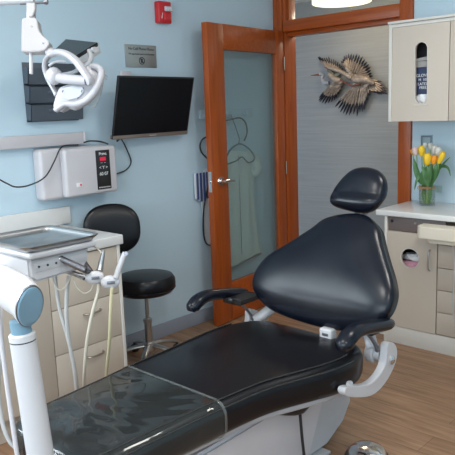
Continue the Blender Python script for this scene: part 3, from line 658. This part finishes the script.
def tulip(px, py, Y, col, hw, hh, lean, label, leaves=()):
    c = at(px, py, 'Y', Y); base = vc+V(((c.x-vc.x)*.18, (Y-vc.y)*.25, .012))
    mouth = vc+V((max(-.036, min(.036, (c.x-vc.x)*.55)), (Y-vc.y)*.4, .135))
    up = V((lean, 0, 1)).normalized(); bot = c-up*hh*.5
    o = thing('tulip', label, 'tulip', base, 'tulips in the glass vase')
    MB().tube([base, mouth, (mouth+bot)/2+V(((c.x-vc.x)*.12, 0, -.0)), bot], .0032, smooth=5, n=7).build('stem', M['stem'], o)
    fl = MB(); q = V((0, 0, 1)).rotation_difference(up)
    for ring, (k0, rr) in enumerate(((0, .93), (60, 1.0))):
        for k in range(3):
            a0 = R(k0+120*k+20); vs, fs = [], []
            for i in range(7):
                t = i/6; r_ = hw*rr*(sin(pi*(.12+.66*t)))**.7*(1 if t < .75 else 1-.25*(t-.75)/.25); wa = R(62)*(1 if t < .6 else max(.08, 1-((t-.6)/.4)**1.6))
                for j in range(5): a = a0+wa*(j/2-1); vs.append(bot+q @ V((r_*cos(a), r_*sin(a), hh*t*(1.04 if ring else 1))))
                for j in range(5): a = a0+wa*(j/2-1); vs.append(bot+q @ V(((r_-.0018)*cos(a), (r_-.0018)*sin(a), hh*t*(1.04 if ring else 1))))
            for i in range(6):
                for j in range(4):
                    b0, b1 = i*10+j, (i+1)*10+j
                    fs += [(b0, b0+1, b1+1, b1), (b0+5, b1+5, b1+6, b0+6)]
                fs += [(i*10, (i+1)*10, (i+1)*10+5, i*10+5), (i*10+4, i*10+9, (i+1)*10+9, (i+1)*10+4)]
            fs.append((60, 61, 62, 63, 64, 69, 68, 67, 66, 65)); fl.add(vs, fs)
    fl.build('flower', M[col], o, recalc=False)
    for lf in leaves:
        pts, w_ = lf; mb = MB(); leafmesh(mb, [at(a, b, 'Y', y) for a, b, y in pts], w_); mb.build('leaf', M['leaf'], o)
G = 'tulips'
tulip(415.5, 151, -.17, 'tpin', .022, .055, -.3, 'blush white tulip at the left edge of the bunch', [([(422, 184, -.19), (417, 172, -.2), (413.5, 158, -.2)], .017)])
tulip(421.5, 151, -.20, 'tyel', .022, .068, -.05, 'tall yellow tulip beside the blush white one', [([(424, 185, -.2), (424, 175, -.22), (431, 164, -.23)], .021)])
tulip(411.8, 152, -.13, 'tora', .010, .035, -.5, 'small orange bud peeking out at the far left', [([(424, 185, -.14), (419, 176, -.13), (415, 166, -.13)], .014)])
tulip(425, 145.5, -.13, 'twhi', .014, .035, 0, 'small cream tulip at the top next to the tall yellow one', [([(427, 185, -.21), (429, 175, -.24), (430, 166, -.24)], .019)])
tulip(430.5, 146.5, -.12, 'twhi', .018, .045, 0, 'white tulip at the top centre in front of the wall plate', [([(427, 184, -.15), (430, 172, -.15), (433, 162, -.14)], .015)])
tulip(434.5, 149.5, -.15, 'twhi', .018, .055, .1, 'white tulip between the top white one and the large right white one', [([(429, 185, -.19), (434, 177, -.21), (440, 169, -.21)], .017)])
tulip(438, 151, -.17, 'twhi', .021, .055, .2, 'large round white tulip at the upper right', [([(428, 184, -.15), (438, 170, -.15), (442, 166, -.15), (448, 168, -.15), (450.5, 176, -.15)], .009)])
tulip(427.2, 159, -.24, 'tyel', .026, .075, 0, 'large yellow tulip at the front centre', [([(425, 203, -.18), (424, 195, -.19), (424, 186, -.19), (421, 176, -.21)], .012), ([(421, 184, -.2), (421, 177, -.21), (417, 180, -.22), (414.5, 190, -.22)], .009), ([(428, 186, -.22), (426, 175, -.23), (422, 166, -.23)], .016)])
tulip(434, 159.5, -.23, 'tora', .020, .058, .1, 'orange tulip at the front right of the large yellow one', [([(429, 203, -.19), (430, 195, -.19), (431, 186, -.19), (436, 176, -.22)], .012), ([(430, 185, -.2), (434, 174, -.22), (437, 164, -.22)], .020)])
tulip(441.3, 157.5, -.22, 'tyel', .019, .080, .45, 'yellow tulip leaning outward on the right', [([(432, 182, -.18), (440, 168, -.18), (450, 157, -.17)], .006), ([(430, 180, -.17), (436, 172, -.19), (441, 163, -.2)], .014)])

# ================================================================== PATIENT CHAIR
CX = 1.545
ch = thing('dental_chair', 'black reclined dental chair with white arms in the middle of the room', 'dental chair', (CX, -2.2, 0))
prof = [(-3.150, .10, .500, .430, 1.555), (-3.143, .17, .512, .418, 1.555), (-3.12, .215, .522, .408, 1.555), (-3.06, .243, .528, .402, 1.553), (-2.95, .252, .529, .398, 1.550), (-2.75, .264, .528, .396, 1.541), (-2.55, .283, .526, .394, 1.532),
        (-2.35, .300, .522, .390, 1.532), (-2.15, .340, .518, .382, 1.546), (-2.02, .358, .515, .372, 1.555), (-1.90, .352, .513, .370, 1.562), (-1.81, .320, .509, .378, 1.567), (-1.755, .265, .500, .39, 1.570), (-1.725, .18, .485, .41, 1.570)]
def seat_rings(P, off=0, n=6, rad=.045):
    out = []
    for (y, hw, zt, zb, cx) in P: out.append([V((cx+x, y, z)) for x, z in rrect(hw+off, zt+off, zb-off, rad+off, n)])
    return out
def densify(P, k=4):
    out = []
    for i in range(len(P)-1):
        p0, p1, p2, p3 = [V(P[max(0, min(len(P)-1, j))]) if False else P[max(0, min(len(P)-1, j))] for j in (i-1, i, i+1, i+2)]
        for q in range(k):
            t = q/k; out.append(tuple(.5*((2*b)+(c-a)*t+(2*a-5*b+4*c-d)*t*t+(3*b-a-3*c+d)*t**3) for a, b, c, d in zip(p0, p1, p2, p3)))
    return out+[P[-1]]
dp = densify(prof)
se = MB().loft(seat_rings(dp)).build('seat', M['seat'], ch)
# two piped seams along the upper edge, tone lifted to paint the crease highlight
for zo, xo in ((.002, -.034), (-.018, -.006)):
    for sgn in (1, -1):
        pts = [V((cx+sgn*(hw+xo), y, zt+zo)) for (y, hw, zt, zb, cx) in dp if -3.1 < y < -1.9]
        MB().tube(pts, .0034, n=8).build('seam_piping', M['seam'], se)
# pan beneath
MB().loft([[V((cx+x, y, z)) for x, z in rrect(max(.05, hw-.05), zb+.004, zb-.035, .015, 4)] for (y, hw, zt, zb, cx) in dp if -3.1 < y < -1.82]).build('seat_pan', M['greyp'], ch)
# toe cap light underside at the foot
# backrest
O = V((1.592, -1.765, .532)); ta = R(30); bu = V((1, 0, 0)); bv = V((0, sin(ta), cos(ta))); bn = bu.cross(bv)
bo = smooth2([(-.355, .10), (-.375, .185), (-.34, .275), (-.255, .36), (-.155, .455), (-.088, .522), (.02, .556), (.125, .553), (.205, .502), (.25, .43), (.298, .355), (.358, .265), (.388, .19), (.376, .11), (.31, .05), (.167, .012), (-.053, .008), (-.254, .032)], 5)
MB().pillow(bo, O, bu, bv, bn, .075, .035, rings=14, p=2.3, warp=lambda x, y: .35*x*x-.10*max(0, .12-y)).build('backrest', M['leath'], ch)
shell = [(a*.985+.006, b*.97+.01) for a, b in bo]
MB().pillow(shell, O-bn*.035, bu, bv, bn, .02, .02, rings=6, p=4, warp=lambda x, y: .35*x*x).build('backrest_shell', M['blackp'], ch)
# headrest
HO = V((1.622, -1.44, 1.100)); th = R(20); hv = V((0, sin(th), cos(th))); hn = bu.cross(hv)
ho = smooth2([(-.116, -.030), (-.112, .016), (-.072, .084), (-.025, .124), (.035, .135), (.103, .120), (.148, .078), (.163, .020), (.150, -.042), (.110, -.076), (.048, -.086), (-.036, -.079), (-.098, -.064)], 5)
MB().pillow(ho, HO, bu, hv, hn, .055, .045, rings=10, p=2.6, warp=lambda x, y: .02*sin(max(0, -y)*30)+.5*(x-.02)**2).build('headrest', M['leath'], ch)
MB().tube([HO+V((.02, .06, .02)), HO+V((.02, .05, -.05)), O+bv*.50+V((.0, .06, 0)), O+bv*.40+V((.0, .06, 0))], .012, smooth=4).tube([HO+V((.06, .06, .02)), HO+V((.06, .05, -.05)), O+bv*.50+V((.04, .06, 0)), O+bv*.40+V((.04, .06, 0))], .010, smooth=4).build('headrest_post', M['dsteel'], ch)
# centre bracket
cbk = at(325, 334.5, 'Y', -1.80)
MB().box(cbk+V((-.033, -.0, -.030)), cbk+V((.030, .05, .024)), .008, 3).build('back_bracket', M['white'], ch)
MB().box(cbk+V((-.014, -.003, -.006)), cbk+V((.016, .002, .006)), .001).build('bracket_slot', M['dsteel'], ch)
# side arms
bx = 1.95
bo_px = [(349, 387), (345, 390), (346, 395.5), (355, 397.5), (371, 396), (382, 387.5), (391.5, 373), (397, 358), (397, 348), (394, 343), (390, 342.5), (387.5, 346), (387, 354), (385, 365), (379, 376), (368, 385)]
yz = [(at(a, b, 'X', bx).y, at(a, b, 'X', bx).z) for a, b in bo_px]; yz = smooth2(yz, 3)
for sgn in (1, -1):
    xx = CX+sgn*(bx-CX)
    MB().prism([V((xx, y, z)) for y, z in yz], (-sgn*.034, 0, 0), bev=.007, seg=3).build('side_arm', M['white'], ch)
    MB().tube([V((xx-sgn*.02, yz[0][0]+.045, yz[0][1]-.012)), V((CX+sgn*.14, yz[0][0]+.045, .355))], .017).build('cross_arm', M['white'], ch)
    MB().lathe([(.001, 0), (.019, 0), (.019, .006), (.012, .011), (.001, .011)], V((xx, at(391.5, 360, 'X', bx).y, at(391.5, 360, 'X', bx).z)), (sgn, 0, 0), n=14).build('pivot_bolt', M['chrome'], ch)
    # pivot drum carrying the armrest
    MB().lathe([(.038, 0), (.044, .006), (.044, .034), (.038, .04)], V((xx-sgn*.105, at(371.5, 352, 'X', 1.86).y, at(371.5, 352, 'X', 1.86).z)), (sgn, 0, 0), n=28).lathe([(.028, 0), (.028, .03)], V((xx-sgn*.07, at(371.5, 352, 'X', 1.86).y, at(371.5, 352, 'X', 1.86).z)), (sgn, 0, 0), n=24).build('pivot_drum', M['white'], ch)
    lk = [V((xx-sgn*.05, y, z)) for y, z in ((-1.71, .440), (-1.725, .49), (-1.79, .565), (-1.88, .615))]
    MB().tube(lk, [.006, .006, .006, .006], smooth=4, flat=((1, 0, 0), 1.8)).build('armrest_link', M['dsteel'], ch)
    MB().box((xx-sgn*.10, -1.86, .590), (xx+sgn*.01, -1.72, .612), .004).build('armrest_plate', M['blackp'], ch)
    MB().tube([V((xx-sgn*.02, -1.72, .56)), V((xx-sgn*.02, -1.72, .60))], .016, n=14).build('plate_spacer', M['cream'], ch)
    ax = xx+sgn*.018
    ax0 = ax; zs_ = -.012 if sgn < 0 else 0; ys_ = .02 if sgn < 0 else 0
    ar = MB().tube([(a_, b_+ys_, c_+zs_) for a_, b_, c_ in [(ax-sgn*.01, -1.715, .610), (ax-sgn*.0, -1.76, .618), (ax, -1.85, .634), (ax, -1.94, .650), (ax, -2.00, .655), (ax, -2.05, .645), (ax, -2.085, .622), (ax, -2.095, .604)]], [.022, .031, .033, .034, .036, .039, .036, .018], smooth=5, n=16, flat=((0, 0, 1), .82))
    ar.build('armrest', M['leath'], ch)
    # white neck from the drum to the backrest shell
    MB().tube([(xx-sgn*.07, -1.72, .47), (xx-sgn*.13, -1.66, .53), (xx-sgn*.20, -1.63, .60)], [.028, .026, .022], smooth=4).build('back_hinge_arm', M['white'], ch)
# pedestal and lift base
pd = [(-1.70, .335), (-1.655, .27), (-1.625, .16), (-1.70, .07), (-1.835, .008), (-2.85, .008), (-2.93, .08), (-2.90, .20), (-2.80, .335)]
MB().prism([V((CX-.175, y, z)) for y, z in pd], (.35, 0, 0), bev=.022, seg=3).build('base_cover', M['greyp'], ch)
MB().prism([V((CX-.19, y, z)) for y, z in ((-1.93, .34), (-1.86, .30), (-1.98, .05), (-2.10, .012), (-2.75, .012), (-2.75, .33))], (.38, 0, 0), bev=.012, seg=3).build('lift_cover', M['offw'], ch)
MB().box((CX-.21, -2.9, 0), (CX+.21, -1.86, .014), .004).build('floor_plate', M['greyp'], ch)
MB().tube([V((1.745, -2.20, .335)), V((1.765, -2.10, .315)), V((1.755, -2.0, .335))], [.02, .03, .02], smooth=4).build('motor_housing', M['blackp'], ch)
MB().tube([V((1.765, -2.10, .33)), V((1.775, -2.10, .2)), V((1.79, -2.10, .03)), V((1.84, -2.2, .008)), V((1.8, -2.5, .008))], .0065, smooth=5).build('power_cord', M['rubber'], ch)

# clear plastic foot cover
fcv = thing('plastic_foot_cover', 'clear glossy plastic cover over the foot end of the dental chair', 'cover', (CX, -2.9, .52))
cv = densify([p for p in prof if p[0] < -2.5], 3); ext = (-2.59,)+tuple(a+(b-a)*.0 for a, b in zip(prof[6][1:], prof[6][1:]))
cv = [p for p in cv if p[0] < -2.59]+[(-2.59, .2822, .526, .394, 1.5325)]
MB().loft(seat_rings(cv, .004), cap=False).build('cover_sheet', M['vinyl'], fcv)
hm = [(-2.596, .281, .526, .394, 1.533), (-2.582, .281, .526, .394, 1.532)]
MB().loft(seat_rings(hm, .0062), cap=False).build('edge_band', M['hem'], fcv)

# foot control
fo = at(367, 455, 'Z', .02)
ft = thing('foot_control', 'round chrome foot control on the floor behind the chair base', 'foot control', (fo.x, fo.y, 0))
MB().lathe([(.095, 0), (.098, .01), (.092, .022), (.085, .024)], (fo.x, fo.y, 0), n=40).build('base_ring', M['blackp'], ft)
MB().lathe([(.084, .022), (.083, .036), (.070, .052), (.045, .060), (.001, .063)], (fo.x, fo.y, 0), n=40).build('chrome_dome', M['chrome'], ft)

# ================================================================== DELIVERY UNIT
du = thing('delivery_unit', 'white dental delivery unit with blue-capped arm in front of the left cabinet', 'dental unit', (1.69, -3.26, 0))
dx0, dx1, dy0, dy1 = .84, 1.19, -2.925, -2.635
hd_ = MB().box((dx0, dy0, 1.015), (dx1+.015, dy1+.0, 1.04), .010, 3)
hd_.prism([V((dx1-.008, dy0+.006, 1.02)), V((dx1-.008, dy1-.02, 1.02)), V((dx1-.008, dy1-.035, .935)), V((dx1-.008, dy0+.03, .925)), V((dx1-.008, dy0+.006, .945))], (-(dx1-dx0-.02), 0, 0), bev=.010, seg=3)
hd_.build('head_housing', M['white'], du)
pn = MB().box((dx1-.010, dy0+.025, .962), (dx1-.0065, dy1-.035, .998), .001).build('control_face', M['greyp'], du)
for i in range(3): MB().lathe([(.0045, 0), (.0045, .002)], (dx1-.0065, dy0+.045+i*.036, .982), (1, 0, 0), n=12).build('port', M['ink'], pn)
# support arm, knuckle, pole
k0 = dep(31, 305, 1.78)
PX, PY = 1.675, -3.245
def pol(z): return V((PX, PY, z))
MB().lathe([(.21, 0), (.215, .012), (.19, .03), (.05, .045), (.04, .05)], (PX, PY, 0), n=40).build('floor_base', M['white'], du)
ptop = at(23, 341, 'X', 1.68); pb = at(40.5, 455, 'X', 1.70)
axp = (ptop-pb).normalized()
MB().tube([pb-axp*(pb.z/axp.z-.04), pb, ptop], [.040, .0375, .0355], n=28).build('pole', M['white'], du)
MB().tube([ptop, ptop+axp*.004], .0350, n=28).build('joint_ring', M['ink'], du)
MB().tube([ptop+axp*.004, ptop+axp*.020, ptop+axp*.024], [.0362, .0362, .032], n=28).build('collar', M['white'], du)
MB().tube([ptop+axp*.024, ptop+axp*.06], .028, n=28).build('swivel', M['blue'], du)
kc = dep(30, 306.5, 1.74)          # centre of the blue cap
kd = V((.93, -.10, -.34)).normalized()   # cap faces this way
ku = V((0, 0, 1)); ku = (ku-kd*ku.dot(kd)).normalized(); ks = ku.cross(kd)
kr = []
for dist_, sc in ((-.45, .80), (-.25, .92), (-.12, .99), (-.05, 1.0), (-.01, 1.0), (-.002, .96)):
    kr.append([kc+kd*max(dist_, -.05)+V((.98, -.06, -.10))*min(0, dist_+.05)+(ks*cos(t)*.040+ku*sin(t)*.066)*sc for t in [2*pi*i/36 for i in range(36)]])
MB().loft(kr).build('arm', M['white'], du)
MB().loft([[kc+kd*d_+(ks*cos(t)*.036+ku*sin(t)*.0620)*s_ for t in [2*pi*i/36 for i in range(36)]] for d_, s_ in ((-.006, 1), (.003, 1), (.006, .93))]).build('arm_cap', M['blue'], du)
MB().loft([[kc+kd*d_+(ks*cos(t)*.039+ku*sin(t)*.0650)*s_ for t in [2*pi*i/36 for i in range(36)]] for d_, s_ in ((-.006, 1), (.0005, 1))]).build('cap_ring', M['dsteel'], du)
ae = kr[0][0]*.5+kr[0][18]*.5
MB().tube([ae, ae+V((-.12, .03, .0)), V((1.0, -2.95, .95)), V((1.0, -2.82, .94))], [.034, .034, .03, .03], smooth=6, n=16).build('arm_link', M['white'], du)

# handpiece holders (on the delivery unit) and handpieces
def oval(c, name='holder'):
    n_ = V((.75, -.62, .1)).normalized(); u_ = V((0, 0, 1)).cross(n_).normalized(); v_ = n_.cross(u_)
    o = [(.037*cos(t), .026*sin(t)) for t in [2*pi*i/28 for i in range(28)]]
    h_ = MB().pillow(o, c, u_, v_, n_, .016, .016, rings=6, p=2.2).build(name, M['white'], du)
    MB().box((-.012, -.006, -.002), (.018, .006, .003), .001, mx=Matrix.Translation(c+n_*.015) @ Matrix((u_, v_, n_)).transposed().to_4x4()).build('holder_slot', M['dsteel'], h_)
    return n_
h1 = dep(95, 277.5, 2.48); h2 = dep(110.5, 282, 2.46)
nn_ = oval(h1); oval(h2)
MB().tube([V((dx1-.02, dy1-.04, .955)), h1-nn_*.01, h2-nn_*.01], [.010, .009, .008]).build('holder_bar', M['dsteel'], du)
MB().tube([V((dx1-.02, dy1-.10, .945)), dep(72, 272, 2.52), dep(88, 277, 2.5)], [.008, .008, .006]).tube([dep(60, 270, 2.54), dep(75, 275, 2.52), dep(84, 279, 2.5)], .006).build('holder_clips', M['steel'], du)
t1 = 2.44
sr = thing('air_water_syringe', 'dark chrome instrument lying across the front of the delivery unit', 'dental instrument', dep(72, 265, t1))
MB().tube([dep(57.5, 257, t1), dep(61, 258.6, t1)], [.0115, .013], n=16).build('tip_ring', M['chrome'], sr)
MB().tube([dep(61, 258.6, t1), dep(72, 264, t1), dep(84, 269.5, t1), dep(87, 271, t1+.02)], [.012, .0125, .0125, .0125], n=16).build('barrel', M['dsteel'], sr)
MB().tube([dep(84, 269.5, t1), dep(89, 272, t1+.04), dep(93, 275, t1+.10)], [.0125, .010, .006], n=12).build('grip', M['blackp'], sr)
def drop(P):
    e = P[-1]; return P+[V((e.x, e.y, .08)), V((e.x, e.y-.03, .008)), V((e.x-.05, e.y-.12, .008))]
def hosepts(L_): return [dep(x, y, t) for x, y, t in L_]
hp = thing('handpiece', 'short chrome handpiece standing in the left oval white holder with a cream hose', 'dental instrument', h1)
MB().tube([dep(103.6, 250.5, 2.5), dep(102.5, 256, 2.5), dep(101, 263, 2.5), dep(99.5, 271, 2.49)], [.0045, .0085, .011, .0125], n=14).build('barrel', M['steel'], hp)
MB().tube(drop(hosepts([(98.5, 283, 2.49), (98, 292, 2.49), (92, 315, 2.5), (87, 342, 2.54), (84.5, 370, 2.62), (84, 385, 2.72), (84, 400, 2.85)])), [.009]+[.0068]*9, smooth=5, n=10).build('hose', M['hose'], hp)
hp2 = thing('handpiece', 'long white handpiece leaning up from the right oval holder with a yellowed hose', 'dental instrument', h2)
MB().tube([dep(116, 278, 2.45), dep(119, 268, 2.45), dep(123, 258, 2.45), dep(125.5, 253, 2.45)], [.011, .011, .010, .012], n=14).build('barrel', M['white'], hp2)
MB().lathe([(.008, -.002), (.008, .002)], dep(126, 253.5, 2.44), -FW, n=12).build('end_port', M['dsteel'], hp2)
MB().tube(drop(hosepts([(112.5, 287, 2.46), (111.5, 293, 2.46), (110.5, 315, 2.48), (109.5, 340, 2.54), (107.5, 362, 2.64), (106, 380, 2.76), (105, 395, 2.86)])), [.011]+[.0065]*9, smooth=5, n=10).build('hose', M['hosey'], hp2)
def hose(name, pts, r, m_, label): return tag(MB().tube(hosepts(pts) if name == 'thin_cream_hose' else drop(hosepts(pts)), r, n=10, smooth=6).build(name, m_), label, 'hose')
hose('grey_hose', [(55, 273, 2.56), (56, 285, 2.56), (60, 310, 2.58), (67, 335, 2.6), (74, 365, 2.66), (78, 392, 2.76), (79, 405, 2.85)], .0072, M['hosew'], 'left one of the two grey hoses under the delivery unit')
hose('grey_hose', [(69, 276, 2.55), (67, 290, 2.55), (66.5, 315, 2.56), (69, 340, 2.6), (74.5, 370, 2.66), (77, 392, 2.74), (78, 405, 2.85)], .0080, M['hosew'], 'right one of the two grey hoses under the delivery unit, nearer the handpieces')
hose('thin_cream_hose', [(52, 273, 2.52), (54, 283, 2.52), (60, 290, 2.52), (67, 285, 2.52), (71, 275, 2.52)], .0028, M['hose'], 'thin cream tubing loop hanging left under the delivery unit')
hose('thin_cream_hose', [(73, 277, 2.51), (77, 287, 2.51), (84, 293, 2.51), (91, 290, 2.51), (94, 282, 2.51)], .0028, M['hose'], 'thin cream tubing loop hanging just left of the oval holders')
hose('thin_cream_hose', [(88, 246, 2.56), (94, 246.5, 2.55), (99, 250, 2.53), (102, 254, 2.52)], .003, M['hose'], 'thin cream tube running from the tray rim to the chrome handpiece')
hose('suction_hose', [(-4, 285, 2.0), (-1, 315, 2.0), (2, 345, 2.0), (7, 385, 2.0), (12, 420, 2.0), (18, 460, 2.0), (25, 500, 2.02)], .0072, M['offw'], 'off-white hose hanging left of the white pole')
hose('suction_hose', [(0, 300, 2.25), (1, 340, 2.2), (-2, 385, 2.2), (2, 420, 2.2), (9, 440, 2.2), (17, 450, 2.2), (30, 475, 2.2)], .008, M['hosew'], 'blue-grey hose curving at the bottom left corner behind the white pole')

# instrument tray
tz0 = 1.0405; tx0, tx1, tya, tyb = .845, 1.220, -2.945, -2.618
def trr(inset, r, z, n=6):
    x0_, x1_, y0_, y1_ = tx0+inset, tx1-inset, tya+inset, tyb-inset; o = []
    for cx, cy, a0 in ((x1_-r, y1_-r, 0), (x0_+r, y1_-r, 90), (x0_+r, y0_+r, 180), (x1_-r, y0_+r, 270)):
        for i in range(n+1): a = R(a0+90*i/n); o.append(V((cx+r*cos(a), cy+r*sin(a), z)))
    return o
tr = MB().loft([trr(.022, .03, tz0), trr(.012, .035, tz0+.012), trr(.001, .04, tz0+.022), trr(0, .04, tz0+.0245), trr(.003, .038, tz0+.026), trr(.014, .034, tz0+.0235), trr(.018, .032, tz0+.016), trr(.028, .028, tz0+.0025)])
tag(tr.build('instrument_tray', M['steel'], ang=60), 'rectangular stainless steel instrument tray on the delivery unit', 'tray')

# ================================================================== OPERATORY LIGHT
T = 2.75
D = lambda x, y, o=0: dep(x, y, T+o)
ol = thing('operatory_light', 'white dental operatory light hanging at the upper left', 'dental light', D(34, -60))
MB().tube([D(-60, -2), D(0, 1.5), D(27, 1), D(34, .5)], [.022, .021, .016, .014], n=16, flat=(tuple(UP), .75)).build('arm', M['lampw'], ol)
MB().tube([D(20, 3.6), D(44, 2.6)], .0055, n=8).lathe([(.001, -.01), (.011, -.008), (.013, 0), (.011, .008), (.001, .01)], D(46, 1.6), tuple(RT), n=12).build('arm_pin', M['dsteel'], ol)
MB().tube([D(-60, -2), V((D(-60, -2).x, D(-60, -2).y, 2.75))], .03, n=16).build('ceiling_post', M['lampw'], ol)
MB().prism([D(26, 2.5, -.012), D(35, 2.5, -.012), D(35, 10, -.012), D(32, 17, -.012), D(29, 17, -.012), D(26.5, 9, -.012)], FW*.024, bev=.003).build('hanger_strap', M['lampo'], ol)
MB().prism([D(26.5, 8), D(34.5, 8), D(34.5, 19), D(26.5, 19)], FW*.02, bev=.002).build('hanger_block', M['dsteel'], ol)
hb = smooth2([(21.8, 20), (23.5, 17.8), (34, 17.6), (37, 20.5), (38.5, 30), (43, 36), (48, 40.5), (49, 44), (45, 49.5), (38, 51.5), (22.5, 51.2), (21.4, 49), (21.4, 30)], 2)
bx_ = MB().prism([D(a, b, -.03) for a, b in hb], FW*.06, bev=.006, seg=3).build('balance_housing', M['lampo'], ol)
for x, y in ((31.5, 26.5), (43, 43)): MB().lathe([(.004, 0), (.004, .003)], D(x, y, -.031), -FW, n=10).build('screw', M['dsteel'], bx_)
MB().tube([D(31, 52), D(31.3, 74)], .0078, n=12).build('switch_rod', M['lampw'], ol)
MB().tube([D(44, 49.5), D(47.5, 48)], .012, n=12).build('joint_ring', M['dsteel'], ol)
MB().tube([D(46, 52), D(50, 52), D(54, 53)], [.016, .02, .018], n=14, smooth=3).build('joint', M['lampw'], ol)
# yoke ring
MB().tube([D(50, 55, -.04), D(58, 52.5, -.05), D(67, 54.5, -.06), D(76, 61, -.07), D(83, 70, -.08), D(89, 79, -.08), D(90, 83, -.07)], [.010, .014, .015, .017, .017, .016, .012], smooth=5, n=12, flat=(tuple(FW), 1.7)).build('yoke', M['lampw'], ol)
MB().tube([D(51, 54, 0), D(46, 60, .02), D(44.5, 68, .03), D(48, 79, .03), D(53, 88, .03), D(57, 96, .02)], [.009, .010, .010, .010, .010, .010], smooth=5, n=12, flat=(tuple(FW), 2.0)).build('yoke', M['lampw'], ol)
MB().tube([D(49, 66, .01), D(55, 62, .02), D(66, 61.5, .03)], [.006, .006, .004], smooth=3).build('cable_guard', M['greyp'], ol)
MB().tube([D(54, 77, -.03), D(66, 79, -.035), D(86, 80.5, -.05)], [.021, .0205, .019], n=16).lathe([(.001, -.034), (.02, -.03), (.034, -.014), (.038, 0), (.034, .014), (.02, .03), (.001, .034)], D(54, 76, -.02), tuple(RT), n=24).build('grip_handle', M['lampw'], ol)
# head: deep dish with rim
hp_ = smooth2([(60, 88), (70, 84), (82, 80), (88, 72), (88, 66), (95, 65), (101, 67), (103, 72), (101, 82), (97, 92), (90, 101), (82, 107), (75, 110), (68, 108.5), (62, 112), (54, 108), (54.5, 101), (57, 94)], 3)
hc_ = D(80, 92)
def loc(a, b, t): 
    p = dep(a, b, T); return ((p-hc_).dot(RT), (p-hc_).dot(UP))
MB().pillow([loc(a, b, T) for a, b in hp_], hc_, RT, UP, -FW, .018, .07, rings=8, p=2.6).build('lamp_head', M['lampw'], ol)
MB().tube([D(91, 66, -.02), D(98, 67.5, -.03), D(101.5, 73, -.04), D(98.5, 84, -.05), D(93, 94, -.05), D(85, 101.5, -.05), D(76, 104.5, -.05), D(66, 104, -.045), D(60, 107, -.04), D(56, 110, -.03)], [.010, .014, .015, .016, .016, .015, .013, .012, .013, .012], smooth=5, n=12, flat=(tuple(FW), 1.3)).build('head_rim', M['lampw'], ol)
MB().prism([D(64, 88, -.023), D(72, 86, -.025), D(83, 87, -.025), D(84, 92, -.025), D(78, 98, -.025), D(68, 100, -.023), D(63, 97, -.022)], FW*.01, bev=.002).build('reflector', M['lens'], ol)
for x, y in ((63, 90), (82, 90), (78, 97)): MB().tube([D(x, y, -.035), D(x-.8, y+2.2, -.035)], .003, n=6).build('screw', M['dsteel'], ol)
MB().prism([D(102, 67, .03), D(104.5, 72, .03), D(103, 86, .03), D(100, 98, .03), D(95, 107.5, .03), D(84, 104, .02), D(92, 96, .02), D(99, 82, .02)], FW*.006, bev=.001).build('clear_shield', M['shield'], ol)
MB().tube([D(102, 73, .0), D(108, 76.5, .0)], .002, n=6).tube([D(102, 77, 0), D(107, 79.5, .0)], .002, n=6).build('shield_pins', M['lampw'], ol)

# ================================================================== LIGHTS
def area(name, loc, rot, sx_, sy2, power, col=(1, 1, 1)):
    l = bpy.data.lights.new(name, 'AREA'); l.shape = 'RECTANGLE'; l.size = sx_; l.size_y = sy2; l.energy = power; l.color = col
    o = bpy.data.objects.new(name, l); COL.objects.link(o); o.location = loc; o.rotation_euler = rot; return o
area('window_daylight', ((wx0+wx1)/2, YF-.10, (wz0+wz1)/2), (R(90), 0, 0), wx1-wx0-.1, wz1-wz0-.1, 85, (.88, .94, 1))
area('side_window_daylight', (-.09, (ly0+ly1)/2, (lz0+lz1)/2), (R(90), 0, R(-90)), ly1-ly0-.08, lz1-lz0-.08, 80, (.88, .94, 1))
for i, (x, y) in enumerate(((1.5, -3.6), (3.4, -3.6), (2.6, -1.6))):  # unseen panels added on the ceiling to brighten the room
    t_ = thing('added_ceiling_panel', ['added unseen square ceiling light panel above the chair foot', 'added unseen square ceiling light panel behind the camera side', 'added unseen square ceiling light panel nearer the back wall'][i], 'ceiling light', (x, y, H), 'added ceiling light panels')
    MB().box((x-.31, y-.31, H-.03), (x+.31, y+.31, H-.001), .003).build('frame', M['white'], t_)
    MB().box((x-.28, y-.28, H-.034), (x+.28, y+.28, H-.03)).build('diffuser', M['panel'], t_)
    area('added_panel_light', (x, y, H-.04), (0, 0, 0),  .55, .55, 19, (1, .96, .9))
l = bpy.data.lights.new('drum_bulb', 'POINT'); l.energy = 9; l.color = (1, .85, .65); l.shadow_soft_size = .1
o = bpy.data.objects.new('drum_bulb', l); COL.objects.link(o); o.location = lc+V((0, 0, -.05))
area('hall_fill_light', (1.6, .65, 2.48), (0, 0, 0), .5, .5, 7, (1, .96, .9))  # added fill for the hall, no fixture belongs to it

W = bpy.data.worlds.new('world'); S.world = W; W.use_nodes = True
bg = W.node_tree.nodes['Background']; bg.inputs[0].default_value = (.62, .78, 1, 1); bg.inputs[1].default_value = 1.6
S.view_settings.view_transform = 'Standard'; S.view_settings.look = 'None'; S.view_settings.gamma = 1; S.view_settings.exposure = .13
